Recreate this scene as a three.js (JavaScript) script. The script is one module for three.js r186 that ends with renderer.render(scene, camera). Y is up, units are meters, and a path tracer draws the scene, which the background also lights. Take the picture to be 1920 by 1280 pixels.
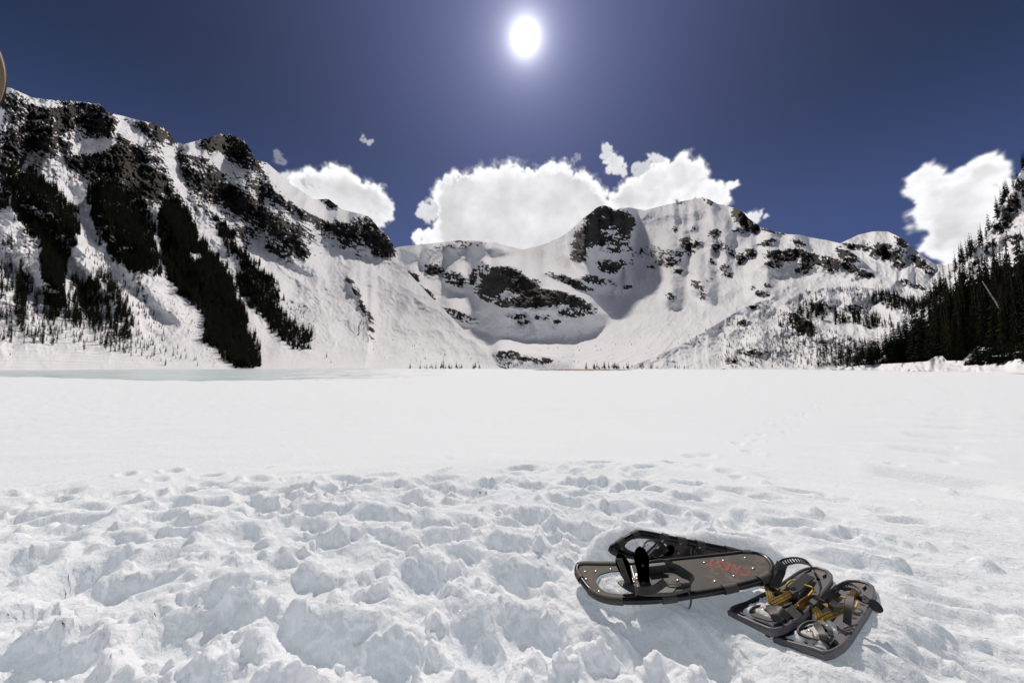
import * as THREE from 'three';
import { mergeGeometries } from 'three/addons/utils/BufferGeometryUtils.js';

// ---------------------------------------------------------------- camera, sky, sun, exposure
const scene = new THREE.Scene();
const F = 620, PITCH = Math.atan(47 / F), EYE = new THREE.Vector3(0, 0.8, 0);
const camera = new THREE.PerspectiveCamera(2 * Math.atan(640 / F) * 180 / Math.PI, 1.5, 0.05, 20000);
camera.position.copy(EYE);
camera.rotation.x = PITCH;
scene.add(camera);
const renderer = new THREE.WebGLRenderer({ antialias: true });
renderer.toneMapping = THREE.LinearToneMapping;
renderer.toneMappingExposure = 1.03;
renderer.shadowMap.enabled = true;

// helpers: a direction on the photograph's 1920 x 1280 grid
const CP = Math.cos(PITCH), SP = Math.sin(PITCH);
function ray(px, py) {
  const x = (px - 960) / F, y = (640 - py) / F;
  return { x, y: y * CP + SP, z: y * SP - CP };
}
const V = (x, y, z) => new THREE.Vector3(x, y, z);
const clamp = (x, a = 0, b = 1) => x < a ? a : x > b ? b : x;
const lerp = (a, b, t) => a + (b - a) * t;
const sstep = (a, b, x) => { const t = clamp((x - a) / (b - a)); return t * t * (3 - 2 * t); };
function rng(seed) { let s = seed >>> 0; return () => { s = (s + 0x6D2B79F5) >>> 0; let t = s; t = Math.imul(t ^ (t >>> 15), t | 1); t ^= t + Math.imul(t ^ (t >>> 7), t | 61); return ((t ^ (t >>> 14)) >>> 0) / 4294967296; }; }
function table(list) { // piecewise linear
  return (x) => {
    if (x <= list[0][0]) return list[0][1];
    for (let i = 1; i < list.length; i++) if (x <= list[i][0]) { const a = list[i - 1], b = list[i]; return lerp(a[1], b[1], (x - a[0]) / (b[0] - a[0])); }
    return list[list.length - 1][1];
  };
}
// gradient noise
const PERM = new Uint8Array(1024), GX = new Float32Array(256), GY = new Float32Array(256);
{ const r = rng(77); const p = [...Array(256).keys()]; for (let i = 255; i > 0; i--) { const j = Math.floor(r() * (i + 1)); [p[i], p[j]] = [p[j], p[i]]; } for (let i = 0; i < 1024; i++) PERM[i] = p[i & 255]; for (let i = 0; i < 256; i++) { const a = r() * 6.28318; GX[i] = Math.cos(a); GY[i] = Math.sin(a); } }
function noise(x, y) {
  const ix = Math.floor(x), iy = Math.floor(y), fx = x - ix, fy = y - iy;
  const u = fx * fx * fx * (fx * (fx * 6 - 15) + 10), v = fy * fy * fy * (fy * (fy * 6 - 15) + 10);
  const a = PERM[ix & 255], b = PERM[(ix + 1) & 255], y0 = iy & 255, y1 = (iy + 1) & 255;
  const g = (h, dx, dy) => GX[h] * dx + GY[h] * dy;
  const n00 = g(PERM[a + y0], fx, fy), n10 = g(PERM[b + y0], fx - 1, fy), n01 = g(PERM[a + y1], fx, fy - 1), n11 = g(PERM[b + y1], fx - 1, fy - 1);
  return 1.5 * lerp(lerp(n00, n10, u), lerp(n01, n11, u), v);
}
function fbm(x, y, n = 4, gain = 0.5) { let s = 0, a = 1, t = 0; for (let i = 0; i < n; i++) { s += a * noise(x, y); t += a; a *= gain; x = x * 2.03 + 17.3; y = y * 2.03 - 9.1; } return s / t; }
function billow(x, y, n = 4, gain = 0.5) { let s = 0, a = 1, t = 0; for (let i = 0; i < n; i++) { s += a * Math.abs(noise(x, y)); t += a; a *= gain; x = x * 2.03 + 5.3; y = y * 2.03 + 31.7; } return s / t; }

// sun
const SUN = (() => { const d = ray(985, 70); return V(d.x, d.y, d.z).normalize(); })();
const sun = new THREE.DirectionalLight(0xfff3e6, 3.85);
sun.position.copy(SUN).multiplyScalar(3000);
sun.castShadow = true;
sun.shadow.mapSize.set(4096, 4096);
Object.assign(sun.shadow.camera, { left: -2500, right: 2500, top: 2500, bottom: -2500, near: 1, far: 9000 });
sun.shadow.radius = 3.5;
scene.add(sun);

// sky: deep alpine blue, aureole round the sun, fair-weather cumulus round the horizon
{
  const W = 3072, H = 1536, data = new Float32Array(W * H * 4), R = 180 / Math.PI;
  const azel = (px, py) => { const d = ray(px, py); return [Math.atan2(d.x, -d.z) * R, Math.atan2(d.y, Math.hypot(d.x, d.z)) * R]; };
  const blobs = [];
  const blob = (px, py, hw, hh, w = 1) => {
    const c = azel(px, py), e = azel(px + hw, py), n = azel(px, py - hh);
    blobs.push([c[0], c[1], Math.abs(e[0] - c[0]), Math.abs(n[1] - c[1]), w]);
  };
  [[640, 378, 92, 56], [595, 352, 60, 28], [700, 394, 36, 38, .9], [560, 350, 60, 22, 0.7],
    [960, 402, 160, 84], [880, 400, 64, 66], [1040, 392, 90, 72], [1085, 404, 56, 62], [1010, 346, 62, 34], [855, 352, 40, 22, 0.9], [835, 450, 66, 24], [800, 392, 20, 26, 0.72], [975, 455, 180, 46],
    [1245, 348, 96, 46], [1330, 366, 66, 28], [1190, 372, 58, 36], [1136, 284, 17, 15, 0.7], [1150, 304, 22, 17, 0.8], [1163, 320, 24, 14, 0.75], [1222, 302, 24, 16, 0.72], [1200, 316, 22, 12, .6], [1405, 412, 40, 18, 0.8],
    [1790, 395, 92, 84], [1738, 352, 50, 46], [1840, 356, 62, 48], [1795, 455, 66, 56], [1835, 332, 60, 34],
    [685, 263, 18, 10, 0.42], [523, 298, 9, 12, 0.2], [1078, 300, 20, 8, 0.22]].forEach((b) => blob(...b));
  const rd = rng(5);
  for (let k = 0; k < 60; k++) {
    const az = 66 + rd() * 228, el = 4 + rd() * 20, s = 5 + rd() * 11;
    for (let j = 0; j < 4; j++) blobs.push([az + (rd() - 0.5) * s * 1.6, el + (rd() - 0.5) * s * 0.5, s * (0.5 + rd() * 0.5), s * (0.28 + rd() * 0.25), 1]);
  }
  // every cloud is a heap of puffs
  const bins = Array.from({ length: 360 }, () => []);
  blobs.forEach((q, i) => {
    const n = i < 32 ? Math.max(16, Math.min(110, Math.round(q[2] * q[3] * 3))) : 16;
    for (let k = 0; k < n; k++) {
      const a = rd() * 6.283, f = Math.sqrt(rd()) * 0.92, rr = Math.min(q[2], q[3]) * (0.34 + 0.40 * rd()) * (1.15 - 0.5 * f), p = { az: q[0] + Math.cos(a) * f * q[2] * .9, el: q[1] + Math.sin(a) * f * q[3] * .9, r: Math.max(.28, rr), w: q[4] };
      for (let b = Math.floor(p.az - p.r * 1.3) - 1; b <= p.az + p.r * 1.3 + 1; b++) bins[((b % 360) + 360) % 360].push(p);
    }
  });
  for (let row = 0; row < H; row++) {
    const el = ((row + 0.5) / H - 0.5) * 180, ce = Math.cos(el / R), y = Math.sin(el / R);
    for (let col = 0; col < W; col++) {
      const th = ((col + 0.5) / W - 0.5) * 2 * Math.PI, x = Math.cos(th) * ce, z = Math.sin(th) * ce;
      const g = Math.acos(clamp(x * SUN.x + y * SUN.y + z * SUN.z, -1, 1)) * R;
      const wide = Math.exp(-Math.pow(g / 26, 1.3)), hor = 1 / (1 + Math.exp((Math.max(el, 0) - 24) / 5));
      let r = 0.001 + 0.12 * wide + 0.052 * hor, gg = 0.008 + 0.14 * wide + 0.078 * hor, b = 0.022 + 0.292 * wide + 0.20 * hor;
      const core = 60 * Math.exp(-((g / 0.42) ** 2)) + 5.5 * Math.exp(-g / 0.78), glow = 0.62 * Math.exp(-g / 2.6) + 0.10 * Math.exp(-g / 7);
      r += core + glow * 0.92; gg += core + glow * 0.90; b += core + glow * 1.12;
      if (el > -2 && el < 42) {
        const az = Math.atan2(x, -z) * R, wx = az + 0.55 * noise(az * .55, el * .6) + .22 * noise(az * 1.7, el * 1.8), wy = el + 0.45 * noise(az * .55 + 7, el * .6 + 3) + .2 * noise(az * 1.7 + 9, el * 1.8);
        let d = -1, cov = 0, top = 0, tw = 1e-6, wgt = 0;
        for (const p of bins[((Math.floor(wx) % 360) + 360) % 360]) {
          let da = wx - p.az; if (da < -180) da += 360; else if (da > 180) da -= 360;
          da /= p.r; if (da > 1.25 || da < -1.25) continue;
          const de = (wy - p.el) / p.r; if (de > 1.25 || de < -1.25) continue;
          const v = 1 - (da * da + de * de);
          if (v > d) { d = v; wgt = p.w; }
          if (v > 0) { cov += v * p.w * .62; const u = v * v; top += u * de; tw += u; }
        }
        if (d > -0.5) {
          const fine = fbm(az * 0.8 + 40, el * 0.95, 5, 0.55), D = d + 0.75 * fine + Math.min(.5, cov * .12);
          const a = Math.max(sstep(0.0, 0.62, D), 0.22 * sstep(-.35, .25, d + 0.9 * fine)) * Math.min(1, wgt * 1.02);
          if (a > 0) {
            const thick = sstep(0.7, 4.2, cov), sh = fbm(az * 0.13 + 9, el * 0.2 + 3, 3);
            const lum = lerp(0.97, 0.70, thick * (.75 + .9 * sh)) + 0.085 * (top / tw) * (1 - .5 * thick) + 0.06 * fine;
            r = lerp(r, lum * 0.985, a); gg = lerp(gg, lum * 0.985, a); b = lerp(b, lum * 1.0, a);
          }
        }
      }
      const o = (row * W + col) * 4;
      data[o] = r; data[o + 1] = gg; data[o + 2] = b; data[o + 3] = 1;
    }
  }
  const sky = new THREE.DataTexture(data, W, H, THREE.RGBAFormat, THREE.FloatType);
  sky.mapping = THREE.EquirectangularReflectionMapping;
  sky.magFilter = sky.minFilter = THREE.LinearFilter;
  sky.needsUpdate = true;
  scene.background = sky;
  scene.environment = sky;
}

// ---------------------------------------------------------------- materials and small helpers
const rgb = (r, g, b) => new THREE.Color().setRGB(r, g, b);
function grainTexture(n, seed, freq, oct, contrast) { // tileable grey noise
  const d = new Uint8Array(n * n * 4), rd = rng(seed), lat = {};
  const val = new Float32Array(n * n);
  let amp = 1, tot = 0;
  for (let o = 0; o < oct; o++) {
    const f = freq << o, L = new Float32Array(f * f).map(() => rd());
    for (let y = 0; y < n; y++) for (let x = 0; x < n; x++) {
      const u = x / n * f, v = y / n * f, ix = Math.floor(u), iy = Math.floor(v), a = u - ix, b = v - iy, sa = a * a * (3 - 2 * a), sb = b * b * (3 - 2 * b);
      const x1 = (ix + 1) % f, y1 = (iy + 1) % f;
      val[y * n + x] += amp * lerp(lerp(L[iy * f + ix], L[iy * f + x1], sa), lerp(L[y1 * f + ix], L[y1 * f + x1], sa), sb);
    }
    tot += amp; amp *= 0.62;
  }
  for (let i = 0; i < n * n; i++) { const g = clamp(0.5 + (val[i] / tot - 0.5) * contrast) * 255; d[i * 4] = d[i * 4 + 1] = d[i * 4 + 2] = g; d[i * 4 + 3] = 255; }
  const t = new THREE.DataTexture(d, n, n);
  t.wrapS = t.wrapT = THREE.RepeatWrapping; t.magFilter = THREE.LinearFilter; t.minFilter = THREE.LinearMipmapLinearFilter; t.needsUpdate = true;
  return t;
}
const grain = grainTexture(1024, 3, 24, 5, 2.0);
const rockGrain = grainTexture(512, 8, 6, 6, 2.2);
const std = (color, roughness = 0.8, extra = {}) => new THREE.MeshStandardMaterial({ color, roughness, side: THREE.DoubleSide, ...extra });
const M = {
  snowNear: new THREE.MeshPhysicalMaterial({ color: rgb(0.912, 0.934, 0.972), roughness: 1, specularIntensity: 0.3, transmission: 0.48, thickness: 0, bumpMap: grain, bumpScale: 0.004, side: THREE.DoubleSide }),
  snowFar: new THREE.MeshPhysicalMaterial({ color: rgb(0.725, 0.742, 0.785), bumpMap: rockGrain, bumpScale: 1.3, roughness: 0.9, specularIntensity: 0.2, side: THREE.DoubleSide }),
  snowDeep: std(rgb(0.84, 0.95, 0.995), 1),
  rock: new THREE.MeshPhysicalMaterial({ color: rgb(1, 1, 1), roughness: 0.95, specularIntensity: 0.3, vertexColors: true, bumpMap: rockGrain, bumpScale: 2.2, side: THREE.DoubleSide }),
  ice: std(rgb(1, 1, 1), 0.32, { vertexColors: true }),
  gravel: std(rgb(0.23, 0.20, 0.15), 0.95),
  needles: [rgb(0.011, 0.013, 0.008), rgb(0.016, 0.017, 0.009), rgb(0.024, 0.023, 0.011)].map((c) => new THREE.MeshPhysicalMaterial({ color: c, roughness: 1, specularIntensity: 0.12, side: THREE.DoubleSide })),
  bark: std(rgb(0.06, 0.048, 0.038), 0.95),
  deadWood: std(rgb(0.34, 0.30, 0.26), 0.9),
};
const used = new Map();
function numbered(n) { const k = used.get(n) ?? 0; used.set(n, k + 1); return k ? n + '_' + String(k).padStart(3, '0') : n; }
function tag(o, label, category, group, kind) { if (label) o.userData.label = label; if (category) o.userData.category = category; if (group) o.userData.group = group; if (kind) o.userData.kind = kind; return o; }
function mesh(name, g, m, parent = scene) { const o = new THREE.Mesh(g, m); o.name = parent === scene ? numbered(name) : name; o.castShadow = o.receiveShadow = true; parent.add(o); return o; }
function thing(name, label, category, pos, group) { const o = new THREE.Group(); o.name = numbered(name); o.position.copy(pos ?? V(0, 0, 0)); tag(o, label, category, group); scene.add(o); return o; }
function bufGeo(pos, idx, uv, col) {
  const g = new THREE.BufferGeometry();
  g.setAttribute('position', new THREE.BufferAttribute(pos instanceof Float32Array ? pos : new Float32Array(pos), 3));
  if (uv) g.setAttribute('uv', new THREE.BufferAttribute(uv instanceof Float32Array ? uv : new Float32Array(uv), 2));
  if (col) g.setAttribute('color', new THREE.BufferAttribute(col instanceof Float32Array ? col : new Float32Array(col), 3));
  g.setIndex(new THREE.BufferAttribute(idx instanceof Uint32Array ? idx : new Uint32Array(idx), 1));
  return g;
}
function inPoly(P, x, y) { let c = false; for (let i = 0, j = P.length - 1; i < P.length; j = i++) if ((P[i][1] > y) !== (P[j][1] > y) && x < (P[j][0] - P[i][0]) * (y - P[i][1]) / (P[j][1] - P[i][1]) + P[i][0]) c = !c; return c; }

// ---------------------------------------------------------------- planes the snowshoes lie on
// a plane through three points, each given by where it is seen and its height above the snow
function atHeight(px, py, y) { const d = ray(px, py), k = (y - EYE.y) / d.y; return V(d.x * k, y, d.z * k); }
function shoePlane(a, b, c) {
  const A = atHeight(...a), B = atHeight(...b), C = atHeight(...c), n = B.clone().sub(A).cross(C.clone().sub(A)).normalize();
  if (n.y < 0) n.negate();
  return { A, n, at(px, py, h = 0) { const d = ray(px, py), D = V(d.x, d.y, d.z), k = (A.clone().addScaledVector(n, h).sub(EYE).dot(n)) / D.dot(n); return EYE.clone().addScaledVector(D, k); }, y(x, z) { return A.y - (n.x * (x - A.x) + n.z * (z - A.z)) / n.y; } };
}
const PL = {
  a1: shoePlane([1088, 1078, 0.055], [1449, 1066, 0.115], [1235, 1126, 0.07]),
  a2: shoePlane([1144, 1032, 0.075], [1197, 998, 0.13], [1450, 1078, 0.0]),
  b1: shoePlane([1366, 1146, 0.04], [1447, 1184, 0.06], [1548, 1066, 0.05]),
  b2: shoePlane([1451, 1197, 0.035], [1547, 1229, 0.06], [1615, 1088, 0.045]),
};

// ---------------------------------------------------------------- snow ground and frozen lake
const LAKE = -1.7;
const baseY = (() => { const t = table([[0, 0], [2.2, 0], [3, -0.03], [5, -0.2], [10, -0.55], [20, -0.95], [40, -1.42], [70, LAKE], [1e5, LAKE]].map(([r, y]) => [Math.log(r + 0.5), y])); return (r) => t(Math.log(r + 0.5)); })();
const PITS = [], CELL = 0.35, GRID = new Map();
function addMark(m) { const R = m.R, x0 = Math.floor((m.x - R) / CELL), x1 = Math.floor((m.x + R) / CELL), z0 = Math.floor((m.z - R) / CELL), z1 = Math.floor((m.z + R) / CELL); for (let i = x0; i <= x1; i++) for (let j = z0; j <= z1; j++) { const k = i * 10007 + j; if (!GRID.has(k)) GRID.set(k, []); GRID.get(k).push(m); } }
function pit(x, z, ang, a, b, depth, rim = 0.4) { addMark({ t: 0, x, z, c: Math.cos(ang), s: Math.sin(ang), a, b, d: depth, rim, R: Math.max(a, b) * 1.9 }); }
function clod(x, z, r, h) { addMark({ t: 1, x, z, r, h, R: r * 1.35 }); }
{
  const rd = rng(21);
  const P = (px, py, ang, a, b, d, rim) => { const q = atHeight(px, py, 0); pit(q.x, q.z, ang, a, b, d, rim); };
  // the larger holes that are plain to see
  [[500, 945, 0.4, .16, .08, .10], [545, 935, 1.2, .12, .07, .09], [690, 965, .5, .13, .08, .09], [790, 975, 1.3, .12, .07, .1], [620, 1010, .1, .17, .07, .09], [720, 1008, .3, .13, .06, .07], [535, 1060, .3, .12, .08, .08],
    [575, 1045, .2, .09, .07, .06], [790, 1085, .9, .13, .09, .11], [960, 1082, .8, .13, .08, .12], [1010, 1075, .3, .08, .05, .07], [1037, 1008, 1.4, .085, .055, .12], [870, 1050, .2, .10, .06, .05], [1015, 922, 0, .10, .05, .09],
    [1120, 915, .2, .12, .06, .09], [1195, 905, .1, .12, .06, .08], [1060, 945, .4, .12, .07, .08], [830, 910, 0, .12, .05, .08], [905, 915, .2, .12, .05, .08], [660, 905, 0, .12, .05, .06], [400, 905, .2, .14, .06, .06],
    [150, 1080, 1.2, .17, .10, .15], [30, 1060, .8, .17, .10, .13], [200, 1120, 1.4, .10, .06, .08], [330, 1190, .6, .2, .10, .12], [370, 1160, .2, .14, .10, .10], [620, 1205, .35, .2, .10, .14], [720, 1225, .3, .15, .08, .12], [900, 1210, 1.0, .17, .10, .14],
    [1190, 1155, .1, .14, .07, .07], [1300, 1215, .3, .22, .09, .12], [1150, 1230, .4, .14, .09, .10], [1420, 1205, .5, .14, .08, .07], [1480, 980, .1, .16, .06, .06], [1700, 975, .2, .12, .05, .05], [1590, 1000, .1, .12, .05, .05],
    [1780, 1130, .4, .14, .06, .05], [1560, 1010, .2, .16, .06, .06], [1000, 1190, .5, .16, .10, .11], [60, 1240, .3, .2, .1, .12], [240, 1010, .2, .16, .06, .06], [330, 1000, .1, .16, .05, .06], [120, 1000, .3, .14, .06, .06], [90, 885, .3, .2, .1, .06], [440, 1170, .4, .1, .07, .08], [1250, 955, .3, .13, .06, .07], [1310, 935, .1, .13, .05, .06], [1180, 970, 0, .12, .06, .07]].forEach((q) => P(...q));
  for (let k = 0; k < 13; k++) { // people walked back and forth here
    const q = atHeight(-100 + rd() * 1100, 895 + rd() * 120, 0); let x = q.x, z = q.z, h = (rd() - .5) * 1.1 + (k % 2 ? 3.14 : 0);
    for (let i = 0; i < 11; i++) { const s = i % 2 ? .09 : -.09; pit(x - Math.sin(h) * s, z + Math.cos(h) * s, h + (rd() - .5) * .3, .13 + rd() * .03, .055 + rd() * .015, .045 + rd() * .045, .55); x += Math.cos(h) * .34; z += Math.sin(h) * .34; h += (rd() - .5) * .25; if (x > 1.5 + rd() || z > -.7) break; }
  }
  for (let k = 0; k < 30; k++) { const px = -80 + rd() * 1500, py = 890 + Math.pow(rd(), 1.3) * 110; P(px, py, rd() * 3.1, .07 + rd() * .08, .04 + rd() * .03, .03 + rd() * .05, .6); }
  for (let k = 0; k < 22; k++) P(-100 + rd() * 1500, 1000 + rd() * 290, rd() * 3.1, .08 + rd() * .1, .05 + rd() * .05, .02 + rd() * .05, .5);
  for (let k = 0; k < 26; k++) P(60 + rd() * 1400, 845 + rd() * 50, rd() * 3.1, .08 + rd() * .08, .04 + rd() * .03, .012 + rd() * .03, .5);
  for (let k = 0; k < 24; k++) P(1450 + rd() * 520, 930 + rd() * 330, rd() * 0.8, .08 + rd() * .1, .04 + rd() * .04, .012 + rd() * .025, .3);
  for (let k = 0; k < 1500; k++) { const q = atHeight(-140 + rd() * (k % 3 ? 1500 : 2100), 885 + Math.pow(rd(), 1.1) * 420, 0); const r = .008 + Math.pow(rd(), 2.6) * .04; clod(q.x, q.z, r, r * (.5 + rd() * .6)); }
  // footprints wandering off across the lake on the right
  const trail = (pts, step, a, d) => { const c = new THREE.CatmullRomCurve3(pts.map(([px, py]) => { const y = -0.1 - (890 - py) / 200; let q = atHeight(px, py, y); for (let i = 0; i < 8; i++) q = atHeight(px, py, baseY(Math.hypot(q.x, q.z))); return q; })), L = c.getLength(), n = Math.floor(L / step); for (let i = 0; i <= n; i++) { const p = c.getPointAt(i / n), t = c.getTangentAt(i / n), s = (i % 2 ? .13 : -.13) + .22 * noise(i * 1.7, step * 9); if (noise(i * .9, step * 5) < .35) pit(p.x - t.z * s, p.z + t.x * s, Math.atan2(t.z, t.x), a, a * .5, d, .5); } };
  trail([[1592, 716], [1575, 730], [1540, 752], [1470, 790], [1380, 838], [1290, 872], [1200, 892]], .75, .16, .05);
  trail([[1600, 722], [1560, 745], [1510, 775], [1430, 825], [1340, 862]], .9, .15, .045);
  trail([[1700, 745], [1780, 780], [1790, 800], [1740, 850], [1700, 900]], 1.1, .16, .04);
}
const track = (() => { // packed track leading to the right shore
  const pts = [[1718, 697], [1735, 706], [1770, 722], [1800, 738], [1795, 765], [1770, 800], [1745, 850], [1760, 900]].map(([px, py]) => { let q = atHeight(px, py, -1); for (let i = 0; i < 10; i++) q = atHeight(px, py, baseY(Math.hypot(q.x, q.z))); return q; });
  return new THREE.CatmullRomCurve3(pts).getSpacedPoints(160);
})();
const openings = [ // where snow has come up through the open tails of the small pair
  [PL.b1, [[1388, 1150], [1407, 1140], [1428, 1128], [1450, 1124], [1473, 1140], [1472, 1153], [1462, 1164], [1448, 1173], [1422, 1163]]],
  [PL.b2, [[1477, 1196], [1498, 1184], [1516, 1171], [1545, 1166], [1567, 1177], [1570, 1190], [1558, 1205], [1544, 1216], [1511, 1207]]],
  [PL.a1, [[1120, 1086], [1124, 1079], [1134, 1075], [1147, 1072], [1165, 1071], [1186, 1074], [1200, 1082], [1205, 1094], [1198, 1104], [1185, 1111], [1165, 1112], [1149, 1111], [1135, 1107], [1125, 1099]]],
  [PL.a2, [[1174, 1024], [1180, 1016], [1192, 1011], [1213, 1011], [1232, 1015], [1248, 1021], [1250, 1031], [1242, 1040], [1220, 1041], [1199, 1036]]],
].map(([pl, poly], i) => { const q = poly.map(([a, b]) => { const p = pl.at(a, b); return [p.x, p.z]; }); return { pl, low: i < 2 ? -.016 : .006, q, cx: q.reduce((s, p) => s + p[0], 0) / q.length, cz: q.reduce((s, p) => s + p[1], 0) / q.length }; });
const shoeFoot = [ // footprints of the shoes on the snow: polygon, plane, gap
  [PL.a1, [[1084, 1060], [1270, 1050], [1420, 1038], [1450, 1066], [1400, 1097], [1235, 1127], [1110, 1118]], .05],
  [PL.a2, [[1143, 1032], [1197, 997], [1375, 1033], [1452, 1060], [1440, 1090], [1290, 1064]], .03],
  [PL.b1, [[1366, 1146], [1440, 1109], [1505, 1066], [1558, 1072], [1561, 1090], [1512, 1148], [1447, 1185]], .014],
  [PL.b2, [[1451, 1197], [1512, 1150], [1580, 1090], [1635, 1096], [1640, 1115], [1606, 1176], [1547, 1229]], .014],
].map(([pl, poly, gap]) => ({ pl, gap, q: poly.map(([a, b]) => { const p = pl.at(a, b); return [p.x, p.z]; }) }));
function polyDist(q, x, z) { // signed, negative inside
  let best = 1e9;
  for (let i = 0, j = q.length - 1; i < q.length; j = i++) { const ax = q[j][0], az = q[j][1], bx = q[i][0] - ax, bz = q[i][1] - az, t = clamp(((x - ax) * bx + (z - az) * bz) / (bx * bx + bz * bz)); best = Math.min(best, Math.hypot(x - ax - t * bx, z - az - t * bz)); }
  return inPoly(q, x, z) ? -best : best;
}
function groundY(x, z) {
  const r = Math.hypot(x, z), d = -z;
  let y = baseY(r);
  if (r > 150) return y;
  // wind ripples on the smooth snow, longer with distance
  const far = sstep(2, 12, r);
  y += (0.008 + 0.022 * far) * fbm(x * 0.9, z * 2.2, 3) + 0.02 * far * fbm(x * 0.22 + 31, z * 1.1, 3) * (1 - sstep(50, 120, r)) + 0.05 * far * fbm(x * 0.12 + 3, z * 0.3, 3) * (1 - sstep(60, 140, r)) + 0.0042 * fbm(x * 5 + 3 * noise(x, z), z * 10, 3) * (1 - sstep(6, 14, r));
  if (r < 5.5) {
    const right = sstep(0.5, 1.05, x / Math.max(d, 0.2));
    const edge = 2.42 + (x < 0 ? -0.11 * x : -0.16 * x) + 0.22 * noise(x * 1.3, z * 1.3) + 0.1 * noise(x * 4, z * 4);
    const m = sstep(edge + 0.34, edge - 0.45, d) * (1 - 0.66 * right);
    const mo = sstep(edge + 1.2, edge - 0.2, d);
    y += 0.03 * mo * fbm(x * 1.7 + 5, z * 1.7, 2);
    if (m > 0.002) {
      const wx = x + 0.05 * noise(x * 6, z * 6), wz = z + 0.05 * noise(x * 6 + 30, z * 6);
      const big = billow(wx * 2.6, wz * 2.6, 2, 0.4), mid = billow(wx * 7.5 + 11, wz * 7.5, 3, 0.5), small = billow(wx * 26, wz * 26 + 7, 2, 0.5);
      const patch = sstep(-0.15, 0.4, noise(x * 1.5 + 50, z * 1.5) + .4 * noise(x * 5, z * 5));
      y += m * (0.021 * (big - 0.22) * (.3 + .7 * patch) + 0.036 * fbm(wx * 1.9 + 9, wz * 1.9, 2) + 0.012 * (mid - 0.2) * (0.04 + 0.96 * patch) + 0.0075 * (small - 0.2) * (0.15 + 0.85 * patch) + 0.002 * fbm(x * 60, z * 60, 2) * (.2 + .8 * patch));
    } else y += 0;
    y += 0.006 * right * mo * billow(x * 9, z * 12, 3);
  }
  const list = GRID.get(Math.floor(x / CELL) * 10007 + Math.floor(z / CELL));
  if (list) {
    const wob = 0.15 * noise(x * 9, z * 9) + 0.05 * noise(x * 24, z * 24); let deep = 0, rim = 0;
    for (const k of list) {
      const dx = x - k.x, dz = z - k.z;
      if (k.t === 0) {
        const u = (dx * k.c + dz * k.s) / k.a, v = (-dx * k.s + dz * k.c) / k.b, q = Math.sqrt(u * u + v * v) + wob;
        if (q < 1.9) { deep = Math.max(deep, k.d * .66 * (1 - sstep(0.3, 1.12, q))); rim = Math.max(rim, k.rim * 0.34 * k.d * Math.exp(-(((q - 1.3) / 0.28) ** 2)) * (0.9 + 3 * wob)); }
      } else {
        const q = Math.hypot(dx, dz) / k.r + wob * 1.6;
        if (q < 1) rim += k.h * (1 - q * q) * 0.8;
      }
    }
    y += (deep > .02 ? rim * sstep(.05, .0, deep) : rim) - deep;
  }
  if (r > 4 && r < 150) { // packed track
    let best = 9; for (let i = 0; i < track.length; i += 2) { const t = track[i]; const q = Math.abs(t.x - x) + Math.abs(t.z - z); if (q < best) best = q; }
    const w = 0.5 + r * 0.01; if (best < w * 2) y += -0.08 * Math.exp(-((best / w) ** 2)) + 0.03 * Math.exp(-(((best - w * 1.1) / (w * .35)) ** 2));
  }
  if (r < 2.2 && x > 0) { // the shoes press into the snow, and it comes up through their open tails
    for (const s of shoeFoot) { const dd = polyDist(s.q, x, z); if (dd < 0.16) { const under = s.pl.y(x, z) - s.gap, w = 1 - sstep(0.0, 0.16, dd); y = lerp(y, under + 0.010 * (billow(x * 22, z * 22, 3) - .3) + .12 * clamp(y, -.1, .1), w * .95); if (dd < 0.012) y = Math.min(y, under + .004); } }
    for (const s of openings) { const dd = polyDist(s.q, x, z); if (dd < 0.004) y = Math.max(y, s.pl.y(x, z) - s.low - 0.012 + 0.016 * sstep(0.004, -0.02, dd) + 0.014 * billow(x * 45, z * 45, 2) - 0.004); }
  }
  return y;
}
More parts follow.
